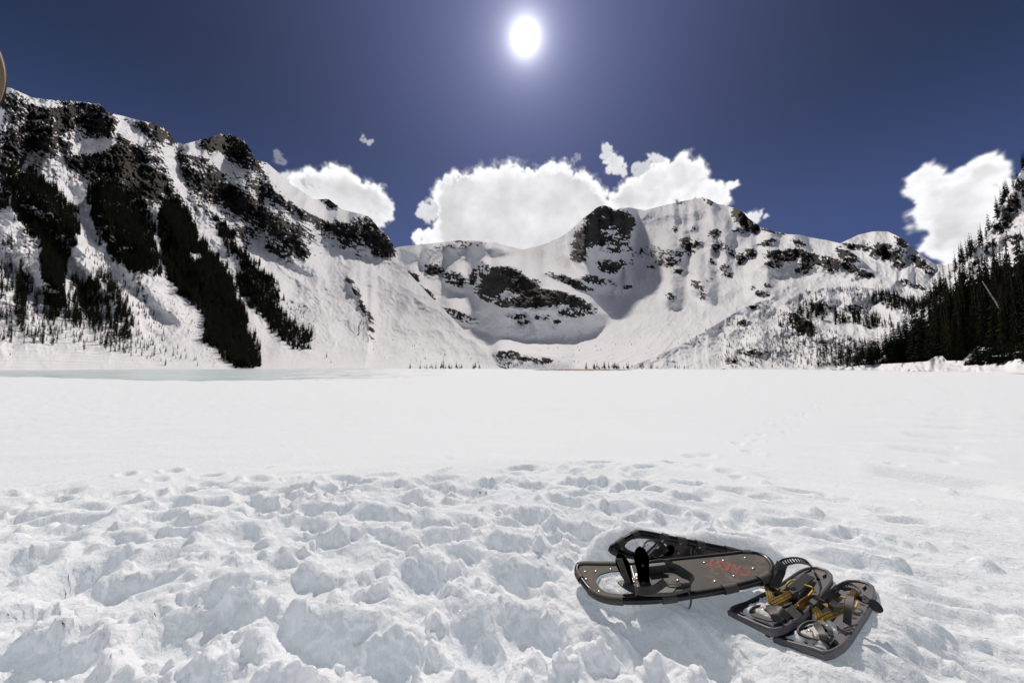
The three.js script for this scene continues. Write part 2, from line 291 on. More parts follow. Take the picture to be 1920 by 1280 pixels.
{
  // one sheet: fine rings ahead of the camera, coarser ones round the back
  const ringsFine = []; { let r = 0.42; while (r < 3.3) { ringsFine.push(r); r += Math.max(0.0024, 1.55 * (r * r + 0.2) / (F * 0.8)); } while (r < 70) { ringsFine.push(r); r += Math.max(0.012, 2.4 * r * r / (F * (0.8 - baseY(r)))); } for (const q of [72, 80, 95, 115, 140, 180, 240, 320, 450, 700, 1100, 1800, 3200, 5500]) if (q > r) ringsFine.push(q); }
  const N = 1250, A = 76 * Math.PI / 180;
  const sector = (rings, a0, a1, n) => {
    const pos = new Float32Array((n + 1) * rings.length * 3), uv = new Float32Array((n + 1) * rings.length * 2), idx = new Uint32Array(n * (rings.length - 1) * 6);
    let o = 0;
    for (let j = 0; j < rings.length; j++) for (let i = 0; i <= n; i++, o++) {
      const a = lerp(a0, a1, i / n), x = Math.sin(a) * rings[j], z = -Math.cos(a) * rings[j];
      const gy = groundY(x, z), cr = rings[j] < 4 ? 1 - sstep(2.6, 3.6, rings[j]) : 0; pos[o * 3] = x + cr * .006 * noise(x * 30 + gy * 50, z * 30); pos[o * 3 + 1] = gy; pos[o * 3 + 2] = z + cr * .012 * noise(x * 26 + 40, z * 26 + gy * 60); uv[o * 2] = x / 0.42; uv[o * 2 + 1] = z / 0.42;
    }
    o = 0;
    for (let j = 0; j < rings.length - 1; j++) for (let i = 0; i < n; i++) { const a = j * (n + 1) + i, b = a + 1, c = a + n + 1, d = c + 1; idx[o++] = a; idx[o++] = b; idx[o++] = c; idx[o++] = b; idx[o++] = d; idx[o++] = c; }
    const g = bufGeo(pos, idx, uv); g.computeVertexNormals(); return g;
  };
  const back = []; for (let r = 0.42; r < 5600; r *= 1.16) back.push(r);
  const disc = sector([0.001, 0.2, 0.42], -A, A, 40);
  const g = mergeGeometries([sector(ringsFine, -A, A, N), disc, sector([0.001, 0.2, ...back], A, 2 * Math.PI - A, 90)]);
  { const deep = [0.001]; for (let r = .3; r < 5600; r *= 1.12) deep.push(r); const gd = sector(deep, 0, 2 * Math.PI, 120); const P = gd.attributes.position; for (let i = 0; i < P.count; i++) { P.setY(i, baseY(Math.hypot(P.getX(i), P.getZ(i))) - .24); } gd.computeVertexNormals(); tag(mesh('snow_layer', gd, M.snowDeep), 'older packed snow beneath the surface', null, null, 'structure'); }
  tag(mesh('snow_ground', g, M.snowNear), 'trampled snow in front running down to the smooth white frozen lake', null, null, 'structure');
}
{ // turquoise band of bare ice along the far shore
  const inner = table([[-200, 703], [0, 705], [150, 709], [300, 713], [500, 713], [700, 711], [900, 708], [1050, 704], [1150, 699]]);
  const n = 420, m = 70, pos = [], col = [], idx = [], y = LAKE + 0.03;
  for (let i = 0; i <= n; i++) {
    const px = lerp(-200, 1150, i / n), q = atHeight(px, inner(px) + 1.5 * noise(px * .02, 3), y), r0 = Math.hypot(q.x, q.z), ux = q.x / r0, uz = q.z / r0, r1 = 520;
    for (let j = 0; j <= m; j++) {
      const r = r0 * Math.pow(r1 / r0, j / m), x = ux * r, z = uz * r; pos.push(x, y, z);
      const t = clamp(0.5 + 0.75 * fbm(px * .006, Math.log(r) * 16, 4)), s = sstep(.2, .8, t);
      col.push(lerp(.50, .78, s), lerp(.68, .84, s), lerp(.74, .87, s));
      if (i < n && j < m) {
        const fade = sstep(380, 1100, px) * 0.95 - 0.27, hole = fbm(px * .008 + 4, Math.log(r) * 22, 3) * .9 < fade - (j < 3 ? -.15 : 0);
        if (!hole) { const a = i * (m + 1) + j, b = a + 1, c = a + m + 1, d = c + 1; idx.push(a, c, b, b, c, d); }
      }
    }
  }
  const g = bufGeo(pos, idx, null, col); g.computeVertexNormals();
  tag(mesh('lake_ice', g, M.ice), 'pale turquoise strip of bare lake ice along the far left shore', null, null, 'structure');
}

// ---------------------------------------------------------------- mountains and hills
// Each slope is a sheet of ground: seen from the lake, row by row upwards, it recedes by its own steepness
// (rock steep, snow gentle), with relief on top, and it falls away behind its ridge.
function field(list) {
  const L = list.map(([x, y, rx, ry, rot, w]) => ({ x, y, rx, ry, c: Math.cos(rot), s: Math.sin(rot), w, R: Math.max(rx, ry) * 1.25 }));
  return (px, py) => {
    let k = 0, cut = 0;
    for (const b of L) {
      const dx = px - b.x, dy = py - b.y; if (dx > b.R || dx < -b.R || dy > b.R || dy < -b.R) continue;
      const u = (dx * b.c + dy * b.s) / b.rx, v = (-dx * b.s + dy * b.c) / b.ry, q = 1.25 - (u * u + v * v);
      if (q <= 0) continue;
      const e = b.w * Math.min(1, q);
      if (b.w > 0) k = Math.max(k, e) + Math.min(k, e) * 0.25; else cut += e;
    }
    return Math.max(0, k + cut);
  };
}
function patch(o) {
  const step = o.step ?? 1.5, nx = Math.round((o.x1 - o.x0) / step), top = table(o.top), bot = table(o.bot), rbot = table(o.rbot);
  let tall = 0; for (let i = 0; i <= nx; i++) { const x = lerp(o.x0, o.x1, i / nx); tall = Math.max(tall, bot(x) - top(x)); }
  let low = 1e9, high = -1e9; for (let i = 0; i <= nx; i++) { const x = lerp(o.x0, o.x1, i / nx); low = Math.min(low, top(x)); high = Math.max(high, bot(x)); }
  const ny = Math.ceil((high - low) / step), n1 = nx + 1, n = n1 * (ny + 1), lr = new Float32Array(n), K = new Float32Array(n), mk = new Float32Array(n), PY = new Float32Array(n), JT = new Float32Array(n1);
  const rough = o.rough ?? 1, sd = o.seed ?? 0;
  for (let i = 0; i <= nx; i++) {
    const px = lerp(o.x0, o.x1, i / nx), yt = top(px), yb = bot(px);
    let a = Math.log(rbot(px)), target = a, t0 = null;
    JT[i] = (yb - yt) / step;
    for (let j = 0; j <= ny; j++) {
      const py = yb - j * step, t = (yb - py) / Math.max(1, yb - yt), k = j * n1 + i, d = ray(px, py), te = d.y / Math.hypot(d.x, d.z);
      PY[k] = py;
      const Kv = o.rock ? o.rock(px, py) : 0; K[k] = Kv;
      let m = -1;
      if (Kv > 0.04) { // where rock shows through: strata and chutes run across and down the face
        const w = 6 * noise(px * .03 + sd, py * .03), tilt = o.tilt ?? 0.15, u = px + w, v = py - tilt * px + w;
        const led = Math.abs(noise(u * .028 + sd, v * .15)), led2 = Math.abs(noise(u * .06 - sd, v * .3 + 4)), chute = Math.abs(noise(u * .11 + v * .05 + sd, v * .03));
        m = Kv * 0.68 + 0.34 * fbm(u * .03 + sd, v * .05, 2) + 0.5 * fbm(u * .075, v * .19 + sd, 2) + 0.55 * fbm(u * .22 + sd, v * .46, 2) + 0.18 - 0.55 * sstep(.10, .0, led) - .42 * sstep(.09, 0, led2) - .3 * sstep(.08, 0, chute);
      }
      mk[k] = m;
      if (t0 !== null) {
        const base = o.margin(px, py, Math.min(1.2, t));
        target += (te - t0) / Math.max(0.02, base);
        const f = clamp(1 + 3.2 * (target - a), 0.35, 5);
        a += (te - t0) / (base / f + 0.75 * sstep(.25, 1.0, Kv) + (o.steep ? o.steep(px, py) : 0));
      }
      t0 = te;
      lr[k] = a;
    }
  }
  const tmp = new Float32Array(n);
  for (let pass = 0; pass < (o.soft ?? 16); pass++) { for (let j = 0; j <= ny; j++) for (let i = 0; i <= nx; i++) { const k = j * n1 + i; tmp[k] = (lr[k] * 2 + lr[i ? k - 1 : k] + lr[i < nx ? k + 1 : k]) / 4; } lr.set(tmp); }
  const rows = ny + 1 + 3, pos = new Float32Array(n1 * rows * 3), uv = new Float32Array(n1 * rows * 2), col = new Float32Array(n1 * rows * 3);
  const P = (k, x, y, z) => { pos[k * 3] = x; pos[k * 3 + 1] = y; pos[k * 3 + 2] = z; };
  for (let j = 0; j <= ny; j++) for (let i = 0; i <= nx; i++) {
    const k = j * n1 + i, jt = Math.min(ny, JT[i]), over = j > jt, j0 = over ? Math.min(ny - 1, Math.floor(jt)) : j, s0 = j0 * n1 + i, fr = over ? jt - j0 : 0, px = lerp(o.x0, o.x1, i / nx), py = over ? top(px) : PY[k], tt = Math.min(1, j / Math.max(1, jt));
    const l0 = over ? lerp(lr[s0], lr[s0 + n1], fr) : lr[k], kk = K[s0], rk = sstep(.25, .7, mk[s0]) * Math.min(1, kk);
    const wp = px + 9 * noise(px * .02, py * .02), craggy = .6 + .6 * sstep(.02, .4, kk);
    let e = 0.07 * fbm(px * .009 + sd, py * .013, 2) + 0.042 * (.25 - Math.abs(noise(wp * .021 + sd, py * .026))) + 0.026 * (.25 - Math.abs(noise(wp * .047 + 3, py * .055 + sd))) * craggy + 0.016 * (.25 - Math.abs(noise(wp * .105 + sd, py * .12))) * craggy + 0.0055 * fbm(px * .2 + sd, py * .22, 2) * (craggy + rk);
    e += rk * 0.016 * (billow(px * .07, py * .11 + sd, 4, .6) - .25) + 0.006 * rk;
    e *= rough; if (o.shape) e += o.shape(px, py);
    e *= lerp(.12, 1, sstep(0, .24, tt));
    const rag = (o.ragged ?? 1) * Math.pow(tt, 7) * (.12 + Math.min(1, kk)) * (3 * noise(px * .05, sd) + 2.2 * noise(px * .17, sd + 3) + 1.4 * noise(px * .45, sd + 5)), d = ray(px, py + rag), r = Math.exp(l0 - e), h = Math.hypot(d.x, d.z);
    P(k, d.x / h * r, EYE.y + d.y / h * r, d.z / h * r);
    const wx = pos[k * 3], wy = pos[k * 3 + 1], wz = pos[k * 3 + 2];
    uv[k * 2] = (wx + wz * .6) / 60; uv[k * 2 + 1] = (wy + wz * .2) / 60;
    const v = clamp(0.5 + 0.8 * fbm(px * .05 + 7, py * .09, 4)), b = lerp(.010, .046, v), wv = clamp(.5 + noise(px * .02, py * .03));
    col[k * 3] = b * lerp(1.0, 1.12, wv); col[k * 3 + 1] = b; col[k * 3 + 2] = b * lerp(1.04, .9, wv);
  }
  for (let q = 0; q < 3; q++) for (let i = 0; i <= nx; i++) {
    const k = (ny + 1 + q) * n1 + i, s = ny * n1 + i, f = [1.04, 1.25, 1.8][q], x = pos[s * 3], y = pos[s * 3 + 1], z = pos[s * 3 + 2], r = Math.hypot(x, z);
    P(k, x * f, [y - r * 0.016, y * 0.66, LAKE - 5][q], z * f); col[k * 3] = col[k * 3 + 1] = col[k * 3 + 2] = .06;
  }
  const all = bufGeo(pos, (() => { const idx = new Uint32Array(nx * (rows - 1) * 6); let c = 0; for (let j = 0; j < rows - 1; j++) for (let i = 0; i < nx; i++) { const a = j * n1 + i, b = a + 1, d = a + n1, e = d + 1; idx[c++] = a; idx[c++] = b; idx[c++] = d; idx[c++] = b; idx[c++] = e; idx[c++] = d; } return idx; })(), uv, col);
  all.computeVertexNormals();
  const I = all.index.array, A = [[], []];
  for (let c = 0; c < I.length; c += 3) {
    const a = I[c], b = I[c + 1], d = I[c + 2]; if (Math.max(a, b, d) < n && [a, b, d].every((q) => Math.floor(q / n1) > JT[q % n1])) continue;
    const r = a < n && b < n && d < n && (mk[a] + mk[b] + mk[d]) / 3 > (o.thr ?? 0.5) ? 1 : 0;
    A[r].push(a, b, d);
  }
  const take = (idx, full) => { const map = new Int32Array(n1 * rows).fill(-1), p = [], nn = [], u = [], cc = [], out = new Uint32Array(idx.length), N = all.attributes.normal.array; let c = 0; for (let i = 0; i < idx.length; i++) { const k = idx[i]; if (map[k] < 0) { map[k] = c++; p.push(pos[k * 3], pos[k * 3 + 1], pos[k * 3 + 2]); nn.push(N[k * 3], N[k * 3 + 1], N[k * 3 + 2]); u.push(uv[k * 2], uv[k * 2 + 1]); if (full) cc.push(col[k * 3], col[k * 3 + 1], col[k * 3 + 2]); } out[i] = map[k]; } const g = bufGeo(p, out, u, full ? cc : null); g.setAttribute('normal', new THREE.BufferAttribute(new Float32Array(nn), 3)); return g; };
  const G = new THREE.Group(); G.name = numbered(o.name); tag(G, o.label, null, null, 'structure'); scene.add(G);
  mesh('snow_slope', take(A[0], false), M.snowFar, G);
  if (A[1].length) mesh('rock_face', take(A[1], true), M.rock, G);
  G.userData.at = undefined;
  return {
    top, bot, x0: o.x0, x1: o.x1,
    at(px, py) {
      const fi = clamp((px - o.x0) / (o.x1 - o.x0)) * nx, i = Math.min(nx - 1, Math.floor(fi)), fj = clamp((PY[i] - py) / step, 0, Math.min(ny, JT[i])), j = Math.min(ny - 1, Math.floor(fj));
      const a = j * n1 + i, u = fi - i, v = fj - j, g = (c) => lerp(lerp(pos[a * 3 + c], pos[(a + 1) * 3 + c], u), lerp(pos[(a + n1) * 3 + c], pos[(a + n1 + 1) * 3 + c], u), v);
      return V(g(0), g(1), g(2));
    },
    rocky(px, py) { const i = clamp(Math.round((px - o.x0) / (o.x1 - o.x0) * nx), 0, nx), j = clamp(Math.round((PY[i] - py) / step), 0, ny); return mk[j * n1 + i] > 0.5; },
  };
}
const leftMountain = patch({
  steep: field([[700, 475, 46, 12, .5, .5], [420, 300, 40, 20, .5, .3], [560, 490, 60, 14, .7, .3], [215, 310, 80, 22, .2, .4]]),
  name: 'mountain', label: 'steep left mountain with a rocky crest and forested ribs between snow gullies', x0: -70, x1: 960, seed: 11, tilt: 0.35, ragged: 0.9,
  top: [[-70, 140], [0, 160], [20, 165], [60, 183], [100, 188], [150, 190], [185, 195], [200, 210], [240, 220], [290, 232], [318, 245], [325, 266], [345, 270], [375, 262], [405, 253], [430, 251], [455, 262], [470, 280], [476, 297], [500, 305], [520, 322], [545, 345], [590, 374], [615, 372], [640, 392], [690, 405], [705, 420], [725, 440], [741, 466], [748, 482], [765, 510], [800, 548], [850, 598], [900, 650], [935, 688], [960, 694]],
  bot: [[-70, 696], [960, 698]], rbot: [[-70, 400], [200, 410], [450, 420], [700, 410], [960, 320]],
  margin: (px, py, t) => lerp(lerp(.15, .46, sstep(0.02, .42, t)), lerp(.13, .25, sstep(.05, .6, t)), sstep(60, 720, px)) * lerp(1, .8, sstep(660, 880, px)),
  shape: (px, py) => { // moraine crest on the right, ribs and gullies on the left
    const crest = table([[515, 650], [545, 666], [580, 684], [610, 691], [650, 690], [690, 684]])(py), d = px - crest;
    let e = sstep(500, 540, py) * (d < 0 ? 0.085 * Math.exp(d / 34) : 0.085 * Math.exp(-d / 9));
    const g = px - (py - 300) * 0.72; e += 0.03 * Math.sin(g * 0.062 + 1.4 * noise(g * .01, py * .01)) * sstep(640, 560, py) * sstep(330, 420, py) * sstep(620, 480, px);
    return e;
  },
  rock: field([[10, 190, 44, 18, 0, .85], [55, 212, 60, 24, 0, .8], [115, 222, 45, 36, 0, 1.05], [170, 208, 50, 22, .1, .9], [185, 235, 45, 28, 0, 1.05], [60, 258, 70, 30, 0, .85], [20, 305, 50, 55, 0, .9], [100, 275, 50, 25, .2, .85], [200, 300, 60, 25, -.3, 1], [150, 305, 40, 18, 0, 1], [240, 290, 45, 35, .4, 1], [290, 245, 45, 20, .25, 1], [310, 262, 25, 18, .4, 1], [250, 330, 60, 35, .5, 1.05], [290, 350, 50, 40, .5, 1.05], [200, 332, 44, 25, 0, .95],
    [420, 270, 56, 28, .25, 1.35], [452, 290, 40, 25, .6, 1.05], [484, 308, 25, 20, .7, .9], [360, 300, 40, 14, .2, .75], [395, 318, 30, 14, .5, .7], [350, 332, 40, 25, .5, .85], [400, 350, 50, 30, .6, 1], [440, 372, 50, 30, .7, 1], [490, 350, 40, 25, .7, .8], [480, 402, 45, 30, .7, .95], [530, 432, 45, 25, .7, 1], [560, 465, 35, 18, .7, .95], [520, 470, 35, 15, .6, .95], [460, 440, 30, 20, .7, .75], [540, 385, 50, 15, .65, .85], [590, 412, 45, 14, .5, .95], [640, 432, 50, 18, .4, 1], [690, 432, 40, 24, .5, 1.1], [716, 462, 32, 22, .5, 1.4], [655, 455, 40, 10, .3, .75], [617, 380, 24, 9, .5, 1.2], [570, 440, 30, 14, .6, .65],
    [120, 260, 180, 90, .15, .5], [330, 335, 170, 60, .5, .52], [490, 400, 130, 50, .65, .5], [610, 435, 100, 30, .5, .42], [100, 390, 40, 40, .6, .5], [215, 400, 40, 40, .6, .5], [330, 420, 30, 40, .6, .4], [40, 390, 20, 40, 0, .4], [70, 440, 40, 60, .5, .35],
    [175, 273, 40, 13, -.2, -1.1], [245, 251, 32, 13, .5, -1], [128, 345, 13, 60, -.3, -1.3], [413, 303, 12, 24, -.6, -.9], [328, 318, 11, 60, -.35, -1.1], [535, 345, 62, 10, .68, -1], [580, 392, 60, 7, .5, -.8], [90, 196, 40, 6, .1, -.7], [45, 330, 10, 50, .3, -.9], [270, 405, 12, 50, -.2, -.8],
    [656, 528, 6, 12, -.9, .9], [668, 548, 6, 17, -.6, 1], [679, 574, 6, 20, -.4, 1], [694, 592, 12, 4, .8, .8], [697, 604, 12, 4, .8, .85], [697, 618, 11, 4, .8, .85], [697, 632, 9, 3, .8, .75]]),
});
const headwall = patch({
  steep: field([[1005, 600, 125, 34, .02, .9], [945, 585, 50, 40, 0, .8], [1128, 475, 52, 50, 0, .6], [1174, 455, 10, 46, 0, .4], [830, 478, 70, 16, -.1, .5], [900, 470, 60, 10, .1, .4], [815, 514, 22, 12, 0, .6], [860, 536, 30, 12, .3, .6], [790, 556, 28, 12, .4, .6], [1120, 538, 60, 12, .2, .6], [1000, 680, 70, 16, .1, .7], [1480, 500, 60, 18, .1, .7], [1560, 510, 50, 18, .3, .7], [1270, 405, 70, 16, -.1, .25], [1350, 450, 50, 30, .5, .2], [1260, 570, 20, 12, 0, .7], [1320, 555, 26, 16, .6, .5], [1430, 560, 30, 10, 0, .5], [870, 600, 34, 12, .3, .6]]),
  name: 'mountain', label: 'snowy headwall with a dark cliff band, a rock tower and a broad white summit', x0: 640, x1: 1760, seed: 31, tilt: 0.12, ragged: 0.35,
  top: [[640, 478], [720, 470], [750, 462], [790, 458], [820, 455], [860, 450], [890, 451], [930, 455], [980, 468], [1020, 458], [1050, 445], [1068, 433], [1090, 412], [1108, 398], [1120, 388], [1135, 385], [1146, 389], [1153, 396], [1162, 390], [1180, 389], [1210, 394], [1240, 386], [1270, 379], [1290, 375], [1318, 370], [1330, 373], [1345, 382], [1375, 389], [1390, 394], [1405, 410], [1425, 424], [1450, 433], [1478, 439], [1500, 440], [1520, 445], [1550, 450], [1580, 457], [1600, 474], [1625, 494], [1645, 515], [1660, 545], [1680, 580], [1760, 640]],
  bot: [[640, 698], [1760, 698]], rbot: [[640, 640], [780, 500], [950, 310], [1300, 330], [1760, 420]],
  margin: (px, py, t) => lerp(.13, .24, sstep(.25, .8, t)) - .05 * sstep(.75, 1, t) * sstep(1200, 1300, px),
  shape: (px, py) => 0.05 * Math.exp(-(((px - 1480) / 70) ** 2 + ((py - 560) / 60) ** 2)) - 0.10 * Math.exp(-(((px - 1120) / 190) ** 2 + ((py - 640) / 40) ** 2)),
  rock: field([[845, 462, 50, 8, -.1, .5], [885, 456, 50, 6, .1, .45], [813, 504, 20, 13, 0, 1.1], [760, 515, 12, 12, 0, .9], [776, 520, 16, 9, .2, .9], [855, 524, 26, 15, .3, 1], [785, 545, 24, 14, .4, .9], [802, 556, 20, 9, .4, .7], [905, 500, 14, 12, 0, .75], [888, 520, 12, 20, .3, .7], [855, 590, 30, 11, .4, .8], [880, 600, 20, 8, .3, .65],
    [940, 522, 44, 25, -.1, 1.5], [918, 545, 28, 22, 0, 1.5], [980, 533, 42, 18, .2, 1.35], [1000, 549, 64, 15, .25, 1.45], [990, 567, 70, 12, 0, 1.4], [1062, 560, 54, 12, .3, 1.35], [1100, 575, 22, 12, .5, .95], [1075, 586, 30, 10, 0, .95], [965, 595, 26, 6, -.1, .72], [982, 604, 16, 5, 0, .8], [1020, 595, 26, 6, 0, .7], [1045, 603, 9, 6, 0, .8],
    [1060, 524, 42, 8, .3, 1], [1095, 540, 25, 6, .2, 1], [1115, 525, 26, 10, .2, 1.1], [1150, 530, 15, 5, .4, .75], [1175, 537, 12, 6, 0, .85], [940, 668, 18, 11, 0, .9], [966, 667, 25, 9, .3, 1], [1000, 675, 25, 6, .3, .85], [955, 684, 26, 6, 0, .7], [1026, 675, 12, 6, .2, .85], [880, 662, 12, 4, .4, .7], [945, 691, 18, 4, 0, .75],
    [1127, 410, 38, 30, -.3, 1.5], [1105, 440, 34, 23, 0, 1.4], [1167, 414, 26, 22, .4, 1.35], [1090, 460, 24, 16, 0, 1.05], [1132, 450, 40, 12, .2, 1.05], [1165, 445, 20, 22, .4, 1.05], [1085, 480, 18, 15, 0, 1.15], [1152, 470, 25, 8, 0, .8], [1140, 500, 24, 13, .2, 1.15], [1165, 495, 14, 12, .3, .8], [1182, 480, 8, 30, 0, .5],
    [1215, 470, 28, 11, -.2, .62], [1258, 480, 36, 16, 0, .68], [1290, 460, 20, 18, .5, .66], [1250, 492, 22, 10, 0, .7], [1220, 501, 10, 6, .3, .75], [1275, 508, 18, 7, 0, .7], [1265, 430, 8, 6, .5, .85], [1300, 430, 8, 8, 0, .75], [1340, 437, 14, 9, -.3, .95], [1308, 455, 12, 7, 0, .85], [1345, 462, 14, 13, .3, .85], [1370, 470, 20, 12, .6, .6], [1405, 475, 14, 13, -.3, .95], [1390, 485, 10, 13, 0, .85], [1358, 502, 12, 10, 0, .85], [1366, 515, 14, 5, 0, .85], [1335, 490, 10, 6, .6, .75], [1310, 538, 20, 10, .7, .75], [1318, 555, 10, 8, 0, .85], [1258, 556, 12, 8, 0, .85], [1330, 525, 8, 5, 0, .6],
    [1327, 376, 16, 6, .6, 1.05], [1390, 406, 24, 16, .9, 1.3], [1406, 425, 18, 12, .9, 1.2], [1385, 432, 14, 7, 0, .85], [1437, 429, 42, 7, .25, 1.05], [1275, 380, 8, 4, 0, .65], [1440, 455, 22, 7, -.3, 1.05], [1465, 480, 40, 12, .1, 1.2], [1492, 475, 25, 11, .1, 1.2], [1450, 495, 22, 9, 0, 1], [1495, 455, 18, 7, .3, 1.05], [1520, 490, 28, 14, -.3, 1.1], [1555, 495, 30, 16, .3, 1.1], [1505, 508, 15, 8, 0, .95], [1590, 480, 30, 13, .6, 1.05], [1600, 505, 30, 9, .4, 1.05], [1625, 515, 18, 8, .3, 1.05], [1430, 550, 16, 8, .2, .85], [1410, 540, 8, 6, 0, .75], [1440, 535, 8, 6, 0, .85]]),
});
patch({
  name: 'mountain', label: 'distant rounded white peak with grey rock ribs at the right', x0: 1540, x1: 1960, seed: 51, tilt: 0.4, ragged: 0.5,
  top: [[1540, 490], [1560, 470], [1578, 455], [1610, 440], [1640, 433], [1665, 434], [1690, 445], [1712, 464], [1735, 483], [1755, 495], [1775, 497], [1800, 488], [1960, 470]],
  bot: [[1540, 640], [1960, 640]], rbot: [[1540, 1500], [1960, 1500]],
  margin: (px, py, t) => .19, rock: field([[1605, 462, 30, 7, .1, .85], [1660, 468, 42, 13, .2, 1], [1682, 490, 22, 15, .5, 1], [1690, 455, 18, 13, .4, .85], [1722, 490, 22, 11, .6, 1], [1742, 506, 14, 9, .6, .9], [1702, 530, 16, 7, .4, .95], [1725, 538, 14, 6, .4, .85], [1650, 480, 22, 13, 0, .85]]),
});
const backKnoll = patch({
  name: 'hill', label: 'wooded white knoll behind the front knoll, below the far peak', x0: 1420, x1: 1860, seed: 61, ragged: 0.8,
  top: [[1420, 620], [1450, 590], [1475, 566], [1500, 550], [1540, 540], [1590, 536], [1640, 541], [1670, 548], [1700, 560], [1740, 566], [1790, 570], [1860, 560]],
  bot: [[1420, 697], [1860, 697]], rbot: [[1420, 520], [1860, 460]], margin: (px, py, t) => lerp(.16, .3, t), rough: 1.5,
  rock: field([[1545, 575, 24, 8, .2, .8], [1600, 580, 20, 12, 0, .8], [1680, 560, 24, 8, .2, .8], [1590, 600, 14, 8, 0, .7]]),
});
const frontKnoll = patch({
  name: 'hill', label: 'rounded white knoll dotted with small firs at the lake head', x0: 1170, x1: 1740, seed: 71, ragged: 0.8,
  top: [[1170, 694], [1220, 672], [1270, 650], [1310, 628], [1350, 604], [1390, 580], [1415, 568], [1440, 562], [1460, 567], [1480, 580], [1510, 598], [1550, 620], [1600, 634], [1650, 640], [1700, 660], [1740, 690]],
  bot: [[1170, 698], [1740, 698]], rbot: [[1170, 330], [1740, 345]], margin: (px, py, t) => lerp(.15, .28, t), rough: 1.6,
  rock: field([[1500, 608, 36, 18, .55, 1.15], [1416, 662, 26, 7, 0, .9], [1370, 676, 16, 7, 0, .8], [1395, 605, 14, 7, 0, .8], [1415, 575, 10, 5, 0, .6]]),
});
const rightSlope = patch({
  name: 'hill', label: 'steep right shore slope carrying dense dark conifer forest and snowy ledges', x0: 1530, x1: 2060, seed: 81, ragged: 1.2, step: 2, tilt: -.7,
  top: [[1530, 692], [1600, 662], [1650, 640], [1700, 602], [1740, 570], [1770, 536], [1800, 492], [1830, 466], [1855, 430], [1870, 402], [1885, 372], [1900, 345], [1925, 305], [2060, 130]],
  bot: [[1530, 700], [2060, 700]], rbot: [[1530, 360], [1750, 300], [1920, 240], [2060, 180]], margin: (px, py, t) => lerp(.12, .5, sstep(.0, .12, t)), rough: 1.4,
  rock: field([[1880, 420, 24, 16, -.7, .95], [1900, 385, 20, 18, -.8, 1], [1860, 460, 20, 10, -.7, .8], [1905, 450, 16, 12, 0, .8], [1830, 490, 22, 8, -.6, .8], [1915, 350, 20, 14, -.9, .9]]),
});
const nearBank = patch({
  name: 'snow_bank', label: 'lumpy snow bank along the right shore under the bushes', x0: 1560, x1: 2060, seed: 91, ragged: 1.2, step: 2,
  top: [[1560, 693], [1620, 684], [1700, 680], [1740, 677], [1755, 668], [1768, 667], [1776, 676], [1805, 676], [1820, 662], [1833, 650], [1850, 643], [1875, 630], [1900, 616], [1925, 600], [2060, 560]],
  bot: [[1560, 700], [2060, 700]], rbot: [[1560, 320], [1920, 205], [2060, 160]], margin: (px, py, t) => lerp(.10, .3, t), rough: 1.4,
});
if (0) { // the valley goes on behind the viewer: snowy slopes facing the sun
  const n = 120, m = 24, pos = [], idx = [];
  for (let i = 0; i <= n; i++) { const a = lerp(68, 292, i / n) * Math.PI / 180; for (let j = 0; j <= m; j++) { const t = j / m, r = 420 * Math.exp(t * 1.35), h = LAKE - 3 + r * (.36 + .07 * noise(i * .16, 4)) * Math.pow(t, 1.25) * (1 + .18 * fbm(i * .12, j * .2, 3)); pos.push(Math.sin(a) * r, h, -Math.cos(a) * r); if (i < n && j < m) { const k = i * (m + 1) + j; idx.push(k, k + m + 1, k + 1, k + 1, k + m + 1, k + m + 2); } } }
  const g = bufGeo(pos, idx); g.computeVertexNormals();
  tag(mesh('hills', g, M.snowFar), 'snow covered valley slopes beyond the edges of the view', null, null, 'structure');
}
{ // muddy gravel bar where the stream comes in
  const pos = [], idx = [], n = 60, m = 8;
  for (let i = 0; i <= n; i++) { const px = lerp(1000, 1185, i / n), w = Math.sin(Math.PI * i / n) ** .6; for (let j = 0; j <= m; j++) { const q = atHeight(px, 692.1 + .9 * w * (j / m - .5) * 2 + .3 * noise(px * .08, j * .3), LAKE + .5); pos.push(q.x, LAKE + .12 + .5 * Math.sin(Math.PI * j / m) * w + .12 * noise(i * .7, j), q.z); if (i < n && j < m && noise(i * .31, j * .9 + 4) > -.45) { const k = i * (m + 1) + j; idx.push(k, k + m + 1, k + 1, k + 1, k + m + 1, k + m + 2); } } }
  const g = bufGeo(pos, idx); g.computeVertexNormals();
  tag(mesh('gravel_bar', g, M.gravel), 'thin strip of bare brown gravel at the head of the lake', null, null, 'structure');
}

